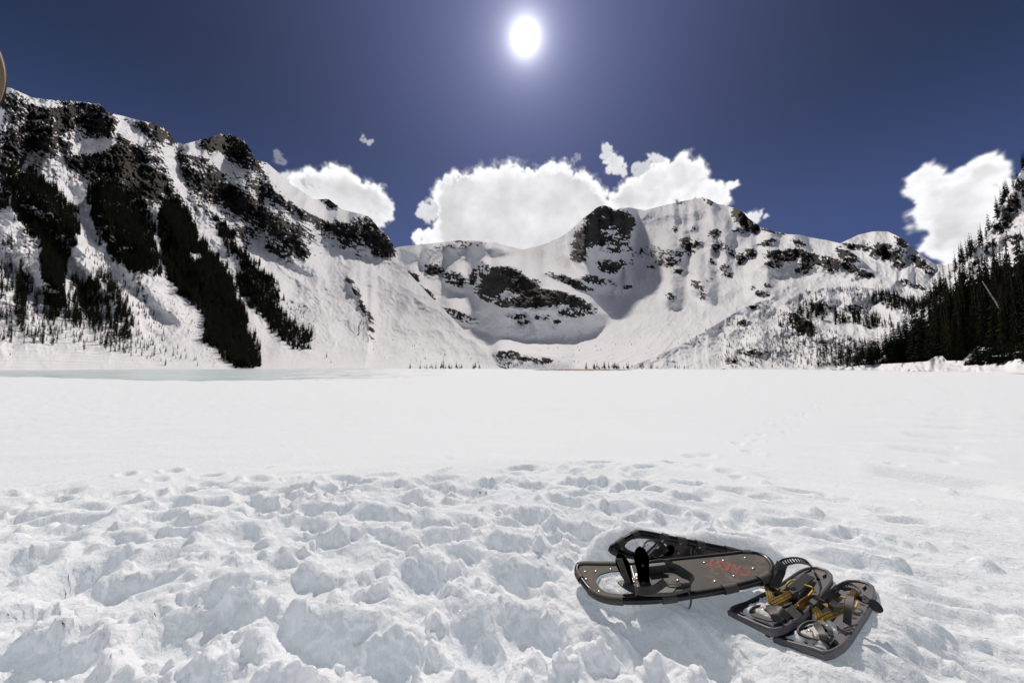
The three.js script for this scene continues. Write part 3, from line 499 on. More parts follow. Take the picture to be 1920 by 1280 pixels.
// ---------------------------------------------------------------- conifers
function crownGeo(seed, tiers, per, R, opt = {}) {
  const rd = rng(seed), pos = [], idx = [], y0 = opt.from ?? 0.05, gap = opt.gap ?? 0;
  for (let t = 0; t < tiers; t++) {
    const f = t / tiers, y = y0 + (1 - y0) * (f + (rd() - .5) * .4 / tiers);
    if (rd() < gap) continue;
    const rad = R * (Math.pow(1 - f, opt.pow ?? .75) * (.75 + .5 * rd()) + .03), n = Math.max(3, Math.round(per * (.5 + .5 * (1 - f))));
    const a0 = rd() * 6.28;
    for (let k = 0; k < n; k++) {
      if (rd() < (opt.miss ?? .1)) continue;
      const a = a0 + (k + (rd() - .5) * .6) / n * 6.283, L = rad * (.6 + .55 * rd()), w = L * (opt.wide ?? .42), dr = -(opt.droop ?? .35) * L - rd() * .012, c = Math.cos(a), s = Math.sin(a), o = pos.length / 3;
      const yy = y + (rd() - .5) * .02;
      pos.push(0, yy + .012, 0, c * L * .55 - s * w * .5, yy + dr * .55 - L * .16, s * L * .55 + c * w * .5, c * L, yy + dr, s * L, c * L * .55 + s * w * .5, yy + dr * .55 - L * .16, s * L * .55 - c * w * .5, c * L * .5, yy + dr * .3 + L * .06, s * L * .5);
      idx.push(o, o + 1, o + 4, o + 4, o + 1, o + 2, o, o + 4, o + 3, o + 4, o + 2, o + 3);
    }
  }
  const o = pos.length / 3; pos.push(-.006, .93, 0, .006, .93, 0, 0, 1.0, 0, 0, .93, .006); idx.push(o, o + 1, o + 2, o + 1, o + 3, o + 2, o + 3, o, o + 2);
  const g = bufGeo(pos, idx).toNonIndexed(); g.computeVertexNormals(); return g;
}
const trunkGeo = (() => { const g = new THREE.CylinderGeometry(.0025, .014, .97, 7); g.translate(0, .485 - .03, 0); return g; })();
const fullGeo = [0, 1, 2, 3, 4].map((k) => crownGeo(100 + k, 30, 11, .105 + .012 * k, { miss: .08 }));
const sparseGeo = [0, 1].map((k) => crownGeo(140 + k, 24, 7, .072, { gap: .12, miss: .25, from: .12, pow: .5, wide: .5 }));
const farGeo = [0, 1, 2].map((k) => { const c = crownGeo(120 + k, 13, 6, .145, { miss: .05, wide: .75 }); return c; });
const tinyGeo = [0, 1].map((k) => crownGeo(130 + k, 7, 5, .20, { miss: .1, wide: .9 }));
const bushGeo = [0, 1, 2].map((k) => crownGeo(150 + k, 12, 12, .55, { miss: .05, wide: .5, from: .02, pow: .6, droop: .12 }));
const heightFor = (p, hpx) => hpx * -p.z / F;
const standing = (p) => 1 / Math.hypot(1, p.x / -p.z); // across the slope
function forest(name, label, geos, spots, mats = M.needles) { // a wood that reads as one mass
  geos.forEach((g, v) => {
    const list = spots.filter((_, i) => i % geos.length === v); if (!list.length) return;
    const o = new THREE.InstancedMesh(g, mats[v % mats.length], list.length), mt = new THREE.Matrix4(), q = new THREE.Quaternion(), e = new THREE.Euler();
    list.forEach((s, i) => { e.set((s.r - .5) * .05, s.r * 31, (s.r * 7 % 1 - .5) * .05); q.setFromEuler(e); const w = s.h * standing(s.p) * (1.05 + .5 * (s.r * 13 % 1)); mt.compose(V(s.p.x, s.p.y - s.h * .03, s.p.z), q, V(w, s.h, w)); o.setMatrixAt(i, mt); });
    o.name = numbered(name); o.castShadow = o.receiveShadow = true; tag(o, label, 'forest', null, 'stuff'); scene.add(o);
  });
}
const rdT = rng(404);
function scatter(pt, poly, n, h0, h1, out, cond) {
  const xs = poly.map((p) => p[0]), ys = poly.map((p) => p[1]), x0 = Math.min(...xs), x1 = Math.max(...xs), y0 = Math.min(...ys), y1 = Math.max(...ys);
  for (let k = 0, tries = 0; k < n && tries < n * 30; tries++) {
    const px = lerp(x0, x1, rdT()), py = lerp(y0, y1, rdT());
    const jx = px + 9 * noise(px * .06, py * .06) + 7 * noise(px * .25, py * .2), jy = py + 9 * noise(px * .06 + 9, py * .06) + 12 * noise(px * .3 + 9, py * .1);
    if (!inPoly(poly, jx, jy) || (cond && !cond(px, py))) continue;
    const p = pt.at(px, py); if (!(p.z < -5)) continue;
    out.push({ p, h: heightFor(p, 1.15 * lerp(h0, h1, Math.pow(rdT(), 1.3))), r: rdT(), px, py }); k++;
  }
}
{
  const L = leftMountain, dense = [], loose = [], tiny = [];
  const area = (P) => { let a = 0; for (let i = 0, j = P.length - 1; i < P.length; j = i++) a += P[j][0] * P[i][1] - P[i][0] * P[j][1]; return Math.abs(a / 2); };
  const D = (poly, per, h0, h1, out = dense, cond) => scatter(L, poly, Math.round(area(poly) / per * (per < 20 ? 2.3 : 1.3)), h0, h1, out, cond);
  D([[20, 350], [52, 318], [100, 350], [127, 385], [149, 420], [144, 446], [127, 490], [114, 545], [100, 540], [79, 520], [79, 450], [44, 424], [20, 390]], 11, 9, 20);
  D([[0, 340], [26, 300], [40, 330], [20, 360], [4, 400], [-20, 420]], 13, 9, 16);
  D([[162, 360], [184, 345], [262, 367], [280, 411], [293, 472], [289, 507], [254, 514], [210, 483], [184, 446], [172, 405]], 11, 9, 22);
  D([[306, 388], [332, 378], [350, 404], [376, 457], [428, 520], [450, 580], [457, 615], [485, 660], [488, 691], [446, 690], [385, 640], [386, 595], [319, 530], [304, 476], [296, 420]], 11, 11, 26, dense, (x, y) => Math.hypot(x - 366, (y - 486) * 1.3) > 13);
  D([[400, 405], [422, 424], [448, 464], [473, 493], [525, 545], [532, 572], [510, 565], [495, 547], [473, 521], [448, 492], [415, 450]], 12, 8, 16);
  D([[444, 512], [470, 519], [488, 545], [525, 582], [558, 615], [584, 629], [582, 650], [554, 655], [525, 631], [492, 595], [466, 565], [442, 543]], 12, 9, 18);
  D([[82, 440], [120, 500], [122, 560], [100, 600], [78, 560]], 14, 12, 22);
  D([[120, 560], [160, 500], [178, 520], [205, 520], [235, 560], [250, 615], [238, 642], [205, 630], [120, 615]], 26, 12, 26, loose, (x, y) => noise(x * .08, y * .03) > -.25);
  D([[-20, 440], [20, 450], [60, 520], [100, 590], [120, 640], [70, 650], [0, 640], [-30, 560]], 75, 9, 26, loose, (x, y) => noise(x * .05 + 4, y * .02) > -.1);
  D([[30, 500], [48, 500], [52, 600], [40, 630], [28, 600]], 20, 14, 26, loose);
  D([[60, 560], [140, 570], [250, 620], [300, 660], [250, 668], [120, 640], [60, 640]], 110, 8, 20, loose);
  D([[150, 430], [200, 500], [260, 560], [300, 600], [310, 640], [250, 600], [180, 540]], 60, 6, 13, loose);
  D([[250, 600], [300, 640], [390, 690], [300, 680], [240, 650]], 120, 5, 14, loose);
  D([[240, 510], [268, 520], [285, 552], [262, 560]], 45, 8, 16, loose);
  D([[286, 480], [302, 480], [304, 520], [286, 520]], 18, 9, 16, loose);
  D([[180, 640], [250, 640], [260, 662], [190, 664]], 120, 14, 28, loose);
  D([[330, 560], [380, 610], [440, 690], [400, 690], [340, 620], [290, 560]], 60, 3, 6, tiny);
  D([[400, 440], [470, 505], [530, 570], [600, 640], [575, 610], [480, 530], [400, 480]], 40, 3, 7, tiny);
  D([[530, 560], [580, 590], [592, 640], [560, 625]], 26, 3, 7, tiny);
  D([[40, 290], [110, 300], [250, 340], [340, 380], [200, 360], [100, 340]], 42, 4, 9, tiny);
  D([[340, 300], [440, 350], [560, 470], [470, 440], [380, 380]], 45, 3, 7, tiny);
  D([[440, 330], [520, 420], [570, 490], [540, 490], [460, 400]], 55, 4, 10, tiny);
  D([[670, 600], [684, 600], [684, 640], [672, 640]], 60, 6, 12, loose);
  for (const [px, py, h] of [[18, 666, 8], [612, 670, 12], [620, 680, 6], [10, 640, 7], [24, 652, 6], [195, 652, 26], [176, 640, 24], [565, 480, 20], [570, 490, 16], [690, 640, 12], [700, 655, 5], [245, 668, 14], [275, 672, 10], [60, 610, 30], [225, 628, 34], [40, 625, 22]]) { const p = L.at(px, py); loose.push({ p, h: heightFor(p, h), r: rdT() }); }
  forest('conifer_forest', 'dark conifer ribs running down the left mountain between the snow gullies', farGeo, dense, [M.needles[0], M.needles[1]]);
  forest('scattered_conifers', 'scattered dark firs on the lower snow apron of the left mountain', farGeo.slice(0, 2), loose);
  forest('stunted_conifers', 'tiny stunted firs speckling the upper snow of the left mountain', tinyGeo.slice(0, 1), tiny);
}
{ // knolls
  const a = [], b = [];
  const K = frontKnoll, B = backKnoll;
  scatter(K, [[1290, 640], [1350, 604], [1440, 564], [1520, 605], [1660, 650], [1720, 690], [1350, 692], [1350, 660]], 620, 3.5, 9.5, a, (x, y) => noise(x * .02, y * .03) + .25 > -.1 + .0);
  scatter(K, [[1360, 660], [1500, 620], [1680, 660], [1690, 692], [1360, 692]], 420, 5, 13, a);
  scatter(K, [[1462, 600], [1490, 590], [1530, 612], [1528, 632], [1490, 628], [1460, 618]], 110, 8, 14, a);
  scatter(K, [[1530, 640], [1680, 655], [1710, 690], [1530, 692]], 260, 8, 20, a);
  scatter(B, [[1492, 580], [1545, 572], [1548, 604], [1500, 600]], 60, 12, 24, b);
  scatter(B, [[1556, 590], [1590, 592], [1586, 612], [1556, 610]], 26, 12, 24, b);
  scatter(B, [[1600, 592], [1642, 590], [1648, 626], [1600, 624]], 90, 12, 24, b);
  scatter(B, [[1635, 550], [1700, 562], [1735, 580], [1700, 590], [1640, 575]], 150, 12, 22, b);
  scatter(B, [[1640, 590], [1672, 590], [1690, 640], [1650, 640]], 60, 10, 18, b);
  scatter(B, [[1470, 570], [1540, 542], [1640, 543], [1640, 600], [1560, 590]], 130, 5, 12, b);
  scatter(B, [[1690, 600], [1760, 572], [1850, 570], [1850, 640], [1690, 650]], 260, 12, 22, b);
  scatter(B, [[1640, 546], [1760, 572], [1760, 580], [1640, 556]], 60, 10, 16, b);
  forest('small_conifers', 'small firs sprinkled over the rounded knoll at the lake head', [tinyGeo[1], farGeo[1]], a);
  forest('knoll_conifers', 'dark conifer clumps on the knoll below the far peak', farGeo.slice(0, 2), b);
  const c = [], H = headwall;
  scatter(leftMountain, [[755, 690], [900, 688], [900, 694], [755, 694]], 26, 5, 13, c);
  scatter(H, [[1095, 688], [1185, 688], [1185, 693], [1095, 693]], 34, 5, 13, c);
  scatter(H, [[1180, 686], [1345, 684], [1345, 692], [1180, 692]], 70, 4, 9, c);
  scatter(H, [[1010, 640], [1330, 600], [1400, 640], [1330, 690], [1010, 690]], 110, 1.8, 4.5, c);
  scatter(leftMountain, [[760, 640], [900, 660], [900, 690], [760, 690]], 20, 2.5, 6, c);
  scatter(leftMountain, [[690, 560], [820, 620], [840, 680], [690, 680]], 24, 2, 4, c);
  for (const [px, py, h] of [[1253, 560, 8], [1260, 558, 9], [1268, 560, 7], [1472, 548, 7], [1478, 540, 8]]) { const p = H.at(px, py); c.push({ p, h: heightFor(p, h), r: rdT() }); }
  forest('shore_conifers', 'row of tiny firs along the far shore of the lake', [farGeo[2]], c);
  const t = [[831, 692, 22, 'tallest little fir standing alone on the far shore left of centre'], [842, 692, 13, 'shorter fir just right of the tallest little shore fir'], [788, 693, 13, 'small fir on the far shore left of the tallest shore fir']];
  for (const [px, py, h, label] of t) { const p = leftMountain.at(px, py); const o = thing('fir_tree', label, 'tree', p), s = heightFor(p, h); o.scale.set(s * 1.3, s, s * 1.3); mesh('crown', farGeo[0], M.needles[0], o); mesh('trunk', trunkGeo, M.bark, o); }
}
{ // the near forest on the right: single trees, each with its trunk
  const protos = fullGeo.map((g, k) => { const o = new THREE.Group(); const c = new THREE.Mesh(g, M.needles[k % 3]); c.name = 'crown'; c.castShadow = c.receiveShadow = true; const t = new THREE.Mesh(trunkGeo, M.bark); t.name = 'trunk'; t.castShadow = t.receiveShadow = true; o.add(c, t); return o; });
  const S = rightSlope, front = table([[1560, 688], [1620, 678], [1700, 660], [1760, 640], [1800, 628], [1860, 610], [1920, 600], [1990, 590]]), tall = table([[1560, 20], [1620, 40], [1680, 66], [1740, 96], [1800, 128], [1860, 150], [1920, 170]]);
  const spots = [];
  for (let k = 0; k < 2600 && spots.length < 680; k++) {
    const px = 1560 + Math.pow(rdT(), .8) * 440, ft = front(px), py = lerp(689, ft - 14, rdT());
    if (py < S.top(px) + 4) continue;
    if (px > 1812 && py > 668) continue;
    const p = S.at(px, py); spots.push({ p, px, py, h: heightFor(p, tall(px) * (.42 + .56 * rdT())), r: rdT() });
  }
  for (let k = 0; k < 420; k++) { const px = 1730 + rdT() * 260, y0 = S.top(px), y1 = front(px) - 10, py = lerp(y0, y1, Math.pow(rdT(), 2.2)); if (noise(px * .04 + 3, py * .05) < (py > y0 + 14 ? .12 : -.3)) continue; const p = S.at(px, py); spots.push({ p, px, py, h: heightFor(p, lerp(16, 44, rdT())), r: rdT(), up: 1 }); }
  spots.sort((a, b) => b.h / -b.p.z - a.h / -a.p.z);
  const GR = 'dark conifers crowding the right shore';
  spots.slice(0, 290).forEach((s, i) => {
    const o = protos[i % protos.length].clone(); o.name = numbered('conifer_tree'); const [lb, gp] = s.up ? ['smaller dark conifer on the steep snowy ledges above the right forest', 'conifers on the upper right ledges'] : s.px < 1680 ? ['smaller dark conifer where the right forest tapers off toward the lake head', 'conifers at the tapering left end of the right forest'] : s.px > 1850 ? ['tall dark conifer crowded at the right edge of the picture', 'conifers at the right picture edge'] : s.py > 674 ? ['tall dark conifer in the front row of the right forest beside the lake snow', 'front row conifers of the right forest'] : ['tall dark conifer packed in the middle of the right shore forest', GR]; tag(o, lb, 'tree', gp);
    const w = s.h * standing(s.p) * (.85 + .5 * s.r); o.position.copy(s.p); o.scale.set(w, s.h, w); o.rotation.set((s.r - .5) * .05, s.r * 40, ((s.r * 17) % 1 - .5) * .05); scene.add(o);
  });
  forest('background_conifers', 'smaller conifers filling the forest on the right slope', farGeo.slice(0, 2), spots.slice(290));
  // trees that stand clear of the others
  for (const [px, py, h, g, label] of [[1757, 600, 92, 1, 'tall thin fir rising alone above the forest edge against the snow'], [1747, 610, 62, 0, 'thin shorter fir left of the tall one above the forest edge'], [1777, 590, 100, 1, 'gaunt bare topped snag leaning slightly behind the forest edge'], [1788, 585, 96, 0, 'gaunt sparse fir right of the leaning snag'], [1714, 640, 92, 1, 'single sparse fir sticking up from the lower forest edge'], [1713, 606, 62, 0, 'slender fir at the left of the forest before the snow basin']]) {
    const p = S.at(px, py), o = thing('conifer_tree', label, 'tree', p), s = heightFor(p, h), w = s * standing(p) * .95; o.scale.set(w, s, w); o.rotation.y = px; mesh('crown', sparseGeo[g], M.needles[1], o); mesh('trunk', trunkGeo, M.bark, o);
  }
  { // leaning dead trunk
    const p = S.at(1921, 640), q = S.at(1858, 640), o = thing('dead_tree', 'bare grey dead trunk leaning left out of the forest at the right edge', 'dead tree', p);
    const up = heightFor(p, 128), dir = V(q.x - p.x, 0, q.z - p.z).multiplyScalar(1.0).add(V(0, up, 0)).add(V(p.x, 0, p.z).normalize().multiplyScalar(-14)), Ln = dir.length(), curve = new THREE.CatmullRomCurve3([V(0, -1, 0), dir.clone().multiplyScalar(.33).add(V(0, -.8, 0)), dir.clone().multiplyScalar(.7).add(V(0, -.5, 0)), dir]);
    const g = new THREE.TubeGeometry(curve, 24, .75, 8), P = g.attributes.position; for (let i = 0; i < P.count; i++) { const t = Math.floor(i / 9) / 24, c = curve.getPoint(t), k = 1.15 - .95 * t; P.setXYZ(i, c.x + (P.getX(i) - c.x) * k, c.y + (P.getY(i) - c.y) * k, c.z + (P.getZ(i) - c.z) * k); }
    g.computeVertexNormals(); mesh('trunk', g, M.deadWood, o);
    const rd = rng(9); for (let k = 0; k < 14; k++) { const t = .3 + k / 14 * .66, c = curve.getPoint(t), a = rd() * 6.28, l = Ln * .05 * (1.2 - t) * (1 + rd()), b = new THREE.CylinderGeometry(.03, .1, l, 5); b.translate(0, l / 2, 0); b.rotateZ(1.1 + rd() * .5); b.rotateY(a); b.translate(c.x, c.y, c.z); mesh('branch', b, M.deadWood, o); }
  }
  // bushes on the near bank
  const bank = nearBank, pick = [[1836, 668], [1848, 672], [1862, 674], [1858, 660], [1876, 672], [1873, 657], [1890, 670], [1888, 652], [1902, 668], [1906, 650], [1916, 664], [1920, 642], [1932, 655], [1822, 674], [1814, 678], [1830, 676], [1945, 650], [1930, 670]];
  pick.forEach(([px, py], i) => { const p = bank.at(px, py + 6), s = heightFor(p, i === 13 || i === 14 ? 12 : 26 + (i * 7 % 11)), o = thing('shrub', i === 13 || i === 14 || i === 15 ? 'tiny dark bush at the left tip of the right snow bank' : 'low dark evergreen bush on the snow bank at the right shore', 'shrub', p, i === 13 || i === 14 || i === 15 ? 'tiny bushes at the bank tip' : 'low bushes on the right shore bank'), w = s * standing(p) * 1.15; o.scale.set(w, s, w); o.rotation.y = i * 2.1; mesh('foliage', bushGeo[i % 3], M.needles[(i + 1) % 3], o); mesh('stem', trunkGeo, M.bark, o); });
}
{ // driftwood on the ice
  for (const [x0, y0, x1, y1, label] of [[1509, 690.4, 1532, 689.4, 'dark driftwood log lying on the snowy lake before the right knoll'], [1355, 692, 1366, 691.4, 'short dark log on the lake edge below the small firs']]) {
    const a = atHeight(x0, y0, LAKE + .2), b = atHeight(x1, y1, LAKE + .2), o = thing('log', label, 'log', a), c = new THREE.CatmullRomCurve3([V(0, 0, 0), b.clone().sub(a).multiplyScalar(.5).add(V(0, .18, 0)), b.clone().sub(a)]);
    mesh('trunk', new THREE.TubeGeometry(c, 10, .28, 8), M.bark, o);
    const st = new THREE.CylinderGeometry(.05, .12, .9, 6); st.translate(0, .45, 0); st.rotateZ(.7); const m = b.clone().sub(a).multiplyScalar(.6); st.translate(m.x, m.y + .2, m.z); mesh('branch_stub', st, M.bark, o);
  }
}

// ---------------------------------------------------------------- snowshoes
Object.assign(M, {
  tube: std(rgb(.016, .016, .019), .26, { metalness: .25 }), rubber: std(rgb(.018, .018, .02), .55), rubberGrey: std(rgb(.05, .049, .05), .6), padGrey: std(rgb(.075, .07, .064), .7),
  steel: std(rgb(.42, .41, .40), .24, { metalness: .9 }), darkSteel: std(rgb(.12, .12, .115), .35, { metalness: .75 }), rivet: std(rgb(.40, .40, .40), .34, { metalness: 1 }),
  tab: std(rgb(.055, .052, .048), .7), plastic: std(rgb(.088, .085, .095), .42), plasticDark: std(rgb(.03, .03, .033), .5), yellow: std(rgb(.62, .40, .03), .5), tanEdge: std(rgb(.15, .105, .065), .7), tanDark: std(rgb(.016, .012, .007), .8),
});
function canvasTex(w, h, draw) { const c = document.createElement('canvas'); c.width = w; c.height = h; const x = c.getContext('2d'); draw(x, w, h); const t = new THREE.CanvasTexture(c); t.colorSpace = THREE.SRGBColorSpace; return t; }
const webTex = canvasTex(64, 256, (x, w, h) => { x.fillStyle = '#a98a3c'; x.fillRect(0, 0, w, h); x.fillStyle = '#17140f'; x.fillRect(14, 0, 6, h); x.fillRect(44, 0, 6, h); const r = rng(4); for (let i = 0; i < h; i += 3) { x.fillStyle = 'rgba(40,25,5,' + (.12 + .2 * r()).toFixed(2) + ')'; x.fillRect(0, i, w, 1); } });
M.webbing = std(rgb(1, 1, 1), .85, { map: webTex });
M.webbingBrown = std(rgb(.55, .42, .34), .85, { map: webTex });

function basis(pl) { const e1 = V(1, 0, 0).addScaledVector(pl.n, -pl.n.x).normalize(), e2 = pl.n.clone().cross(e1); return { e1, e2, m: new THREE.Matrix4().makeBasis(e1, e2, pl.n).setPosition(pl.A), loc(p) { const d = p.clone().sub(pl.A); return new THREE.Vector2(d.dot(e1), d.dot(e2)); } }; }
for (const k in PL) PL[k].b = basis(PL[k]);
function smoothPts(pts, n, closed) { return new THREE.CatmullRomCurve3(pts, closed, 'centripetal').getSpacedPoints(n); }
// a flat piece on the plane, outline and holes given where they are seen
function plate(pl, out, h, thick, holes = [], bevel = 0, smooth = 0) {
  const L = (q) => pl.b.loc(pl.at(q[0], q[1], h)), ring = (q) => { let p = q.map(L); if (smooth) p = smoothPts(p.map((a) => V(a.x, a.y, 0)), smooth, true).slice(0, smooth).map((a) => new THREE.Vector2(a.x, a.y)); return p; };
  const s = new THREE.Shape(ring(out)); for (const q of holes) s.holes.push(new THREE.Path(ring(q)));
  const g = new THREE.ExtrudeGeometry(s, { depth: thick, bevelEnabled: bevel > 0, bevelSize: bevel * .8, bevelThickness: bevel, bevelSegments: 2, steps: 1 });
  g.translate(0, 0, h - thick); g.applyMatrix4(pl.b.m); return g;
}
function tube(pts, r, closed = false, seg = 8, n = 0) { return new THREE.TubeGeometry(new THREE.CatmullRomCurve3(pts, closed, 'centripetal'), n || pts.length * 5, r, seg, closed); }
function ribbon(pts, width, thick, face, n = 0) { // a strap: face is the direction its flat side looks, one or one per point
  const c = new THREE.CatmullRomCurve3(pts, false, 'centripetal'), N = n || pts.length * 7, sec = [], F0 = Array.isArray(face) ? face : null;
  for (let i = 0; i <= N; i++) {
    const t = i / N, p = c.getPoint(t), T = c.getTangent(t); let f = face;
    if (F0) { const k = t * (F0.length - 1), a = Math.floor(k), b = Math.min(F0.length - 1, a + 1); f = F0[a].clone().lerp(F0[b], k - a); }
    const W = T.clone().cross(f).normalize(), Nn = W.clone().cross(T).normalize();
    const w = W.multiplyScalar(width / 2), h = Nn.multiplyScalar(thick / 2);
    sec.push([p.clone().add(w).add(h), p.clone().sub(w).add(h), p.clone().sub(w).sub(h), p.clone().add(w).sub(h)]);
  }
  const pos = [], uv = [], idx = []; const len = c.getLength();
  for (let s = 0; s < 4; s++) { const o = pos.length / 3; sec.forEach((q, i) => { const a = q[s], b = q[(s + 1) % 4]; pos.push(a.x, a.y, a.z, b.x, b.y, b.z); const u = i / N * len / .06; uv.push(s % 2 ? .02 : 0, u, s % 2 ? .04 : 1, u); if (i < N) { const k = o + i * 2; idx.push(k, k + 1, k + 2, k + 1, k + 3, k + 2); } }); }
  for (const e of [sec[0], sec[N]]) { const o = pos.length / 3; e.forEach((a) => { pos.push(a.x, a.y, a.z); uv.push(0, 0); }); idx.push(o, o + 1, o + 2, o, o + 2, o + 3); }
  const g = bufGeo(pos, idx, uv); g.computeVertexNormals(); return g;
}
function paddle(base, topP, width, thick, face, pinch = .55) { // a rounded rubber lobe standing on the binding
  const ax = topP.clone().sub(base), L = ax.length(), X = ax.clone().normalize(), Wd = X.clone().cross(face).normalize(), Nn = Wd.clone().cross(X), s = new THREE.Shape(), P = [];
  for (let i = 0; i <= 28; i++) { const t = i / 28, w = width / 2 * (t < .35 ? lerp(pinch, .8, sstep(0, .35, t)) : .8 + .2 * Math.sin((t - .35) / .35 * Math.PI / 2)) * (t > .62 ? Math.sqrt(Math.max(0, 1 - ((t - .62) / .38) ** 2)) : 1); P.push([w, t * L]); }
  s.moveTo(P[0][0], 0); P.forEach((p) => s.lineTo(p[0], p[1])); P.slice().reverse().forEach((p) => s.lineTo(-p[0], p[1]));
  const g = new THREE.ExtrudeGeometry(s, { depth: thick, bevelEnabled: true, bevelSize: .0012, bevelThickness: .0012, bevelSegments: 2 });
  g.translate(0, 0, -thick / 2); g.applyMatrix4(new THREE.Matrix4().makeBasis(Wd.clone().negate(), X, Nn).setPosition(base)); return g;
}
function snowshoe(label, pl, origin) {
  const o = thing('snowshoe', label, 'snowshoe', origin, 'snowshoes lying on the snow');
  o.userData.group = undefined; delete o.userData.group;
  return { o, pl, add(name, g, m, parent = o) { const q = g.clone(); q.translate(-origin.x, -origin.y, -origin.z); return mesh(name, q, m, parent); }, at: (x, y, h = 0) => pl.at(x, y, h), P: (list) => list.map((q) => pl.at(q[0], q[1], q[2] ?? 0)) };
}
function stud(S, px, py, h = .004, r = .0052) { const g = new THREE.SphereGeometry(r, 12, 8); g.scale(1, .6, 1); g.applyQuaternion(new THREE.Quaternion().setFromUnitVectors(V(0, 1, 0), S.pl.n)); const p = S.at(px, py, h); g.translate(p.x, p.y, p.z); S.add('rivet', g, M.rivet); }
function deckTexture(pl, box, scale, draw) { // box: local metres; draw gets a function from photo grid to canvas
  const w = Math.round((box.x1 - box.x0) * scale), h = Math.round((box.y1 - box.y0) * scale);
  return canvasTex(w, h, (x) => draw(x, w, h, (px, py) => { const q = pl.b.loc(pl.at(px, py)); return [(q.x - box.x0) * scale, h - (q.y - box.y0) * scale]; }));
}
function deckUV(g, pl, box) { const inv = pl.b.m.clone().invert(), P = g.attributes.position, U = g.attributes.uv, v = V(); for (let i = 0; i < P.count; i++) { v.fromBufferAttribute(P, i).applyMatrix4(inv); U.setXY(i, (v.x - box.x0) / (box.x1 - box.x0), (v.y - box.y0) / (box.y1 - box.y0)); } return g; }
function boxOf(pl, pts) { const q = pts.map((p) => pl.b.loc(pl.at(p[0], p[1]))); return { x0: Math.min(...q.map((p) => p.x)) - .02, x1: Math.max(...q.map((p) => p.x)) + .02, y0: Math.min(...q.map((p) => p.y)) - .02, y1: Math.max(...q.map((p) => p.y)) + .02 }; }
function grime(x, w, h, base, seed, n, tone) { x.fillStyle = base; x.fillRect(0, 0, w, h); const r = rng(seed); for (let i = 0; i < n; i++) { const a = r() * w, b = r() * h, s = 1 + r() * r() * 26; x.fillStyle = (r() < .5 ? 'rgba(20,18,16,' : tone) + (.03 + .07 * r()).toFixed(3) + ')'; x.beginPath(); x.ellipse(a, b, s * 1.6, s * .7, r() * 3, 0, 6.3); x.fill(); } for (let i = 0; i < n / 3; i++) { x.strokeStyle = 'rgba(190,185,175,' + (.03 + .08 * r()).toFixed(3) + ')'; x.lineWidth = .8; const a = r() * w, b = r() * h; x.beginPath(); x.moveTo(a, b); x.lineTo(a + (r() - .5) * 50, b + (r() - .5) * 14); x.stroke(); } }
function lettering(x, A, B, text, color, style, height) { const dx = B[0] - A[0], dy = B[1] - A[1], L = Math.hypot(dx, dy); x.save(); x.translate((A[0] + B[0]) / 2, (A[1] + B[1]) / 2); x.rotate(Math.atan2(dy, dx)); x.font = style.replace('SIZE', Math.round(height)); x.textAlign = 'center'; x.textBaseline = 'middle'; x.fillStyle = color; const m = x.measureText(text).width || L; x.scale(L / m, 1); x.fillText(text, 0, 0); x.restore(); }

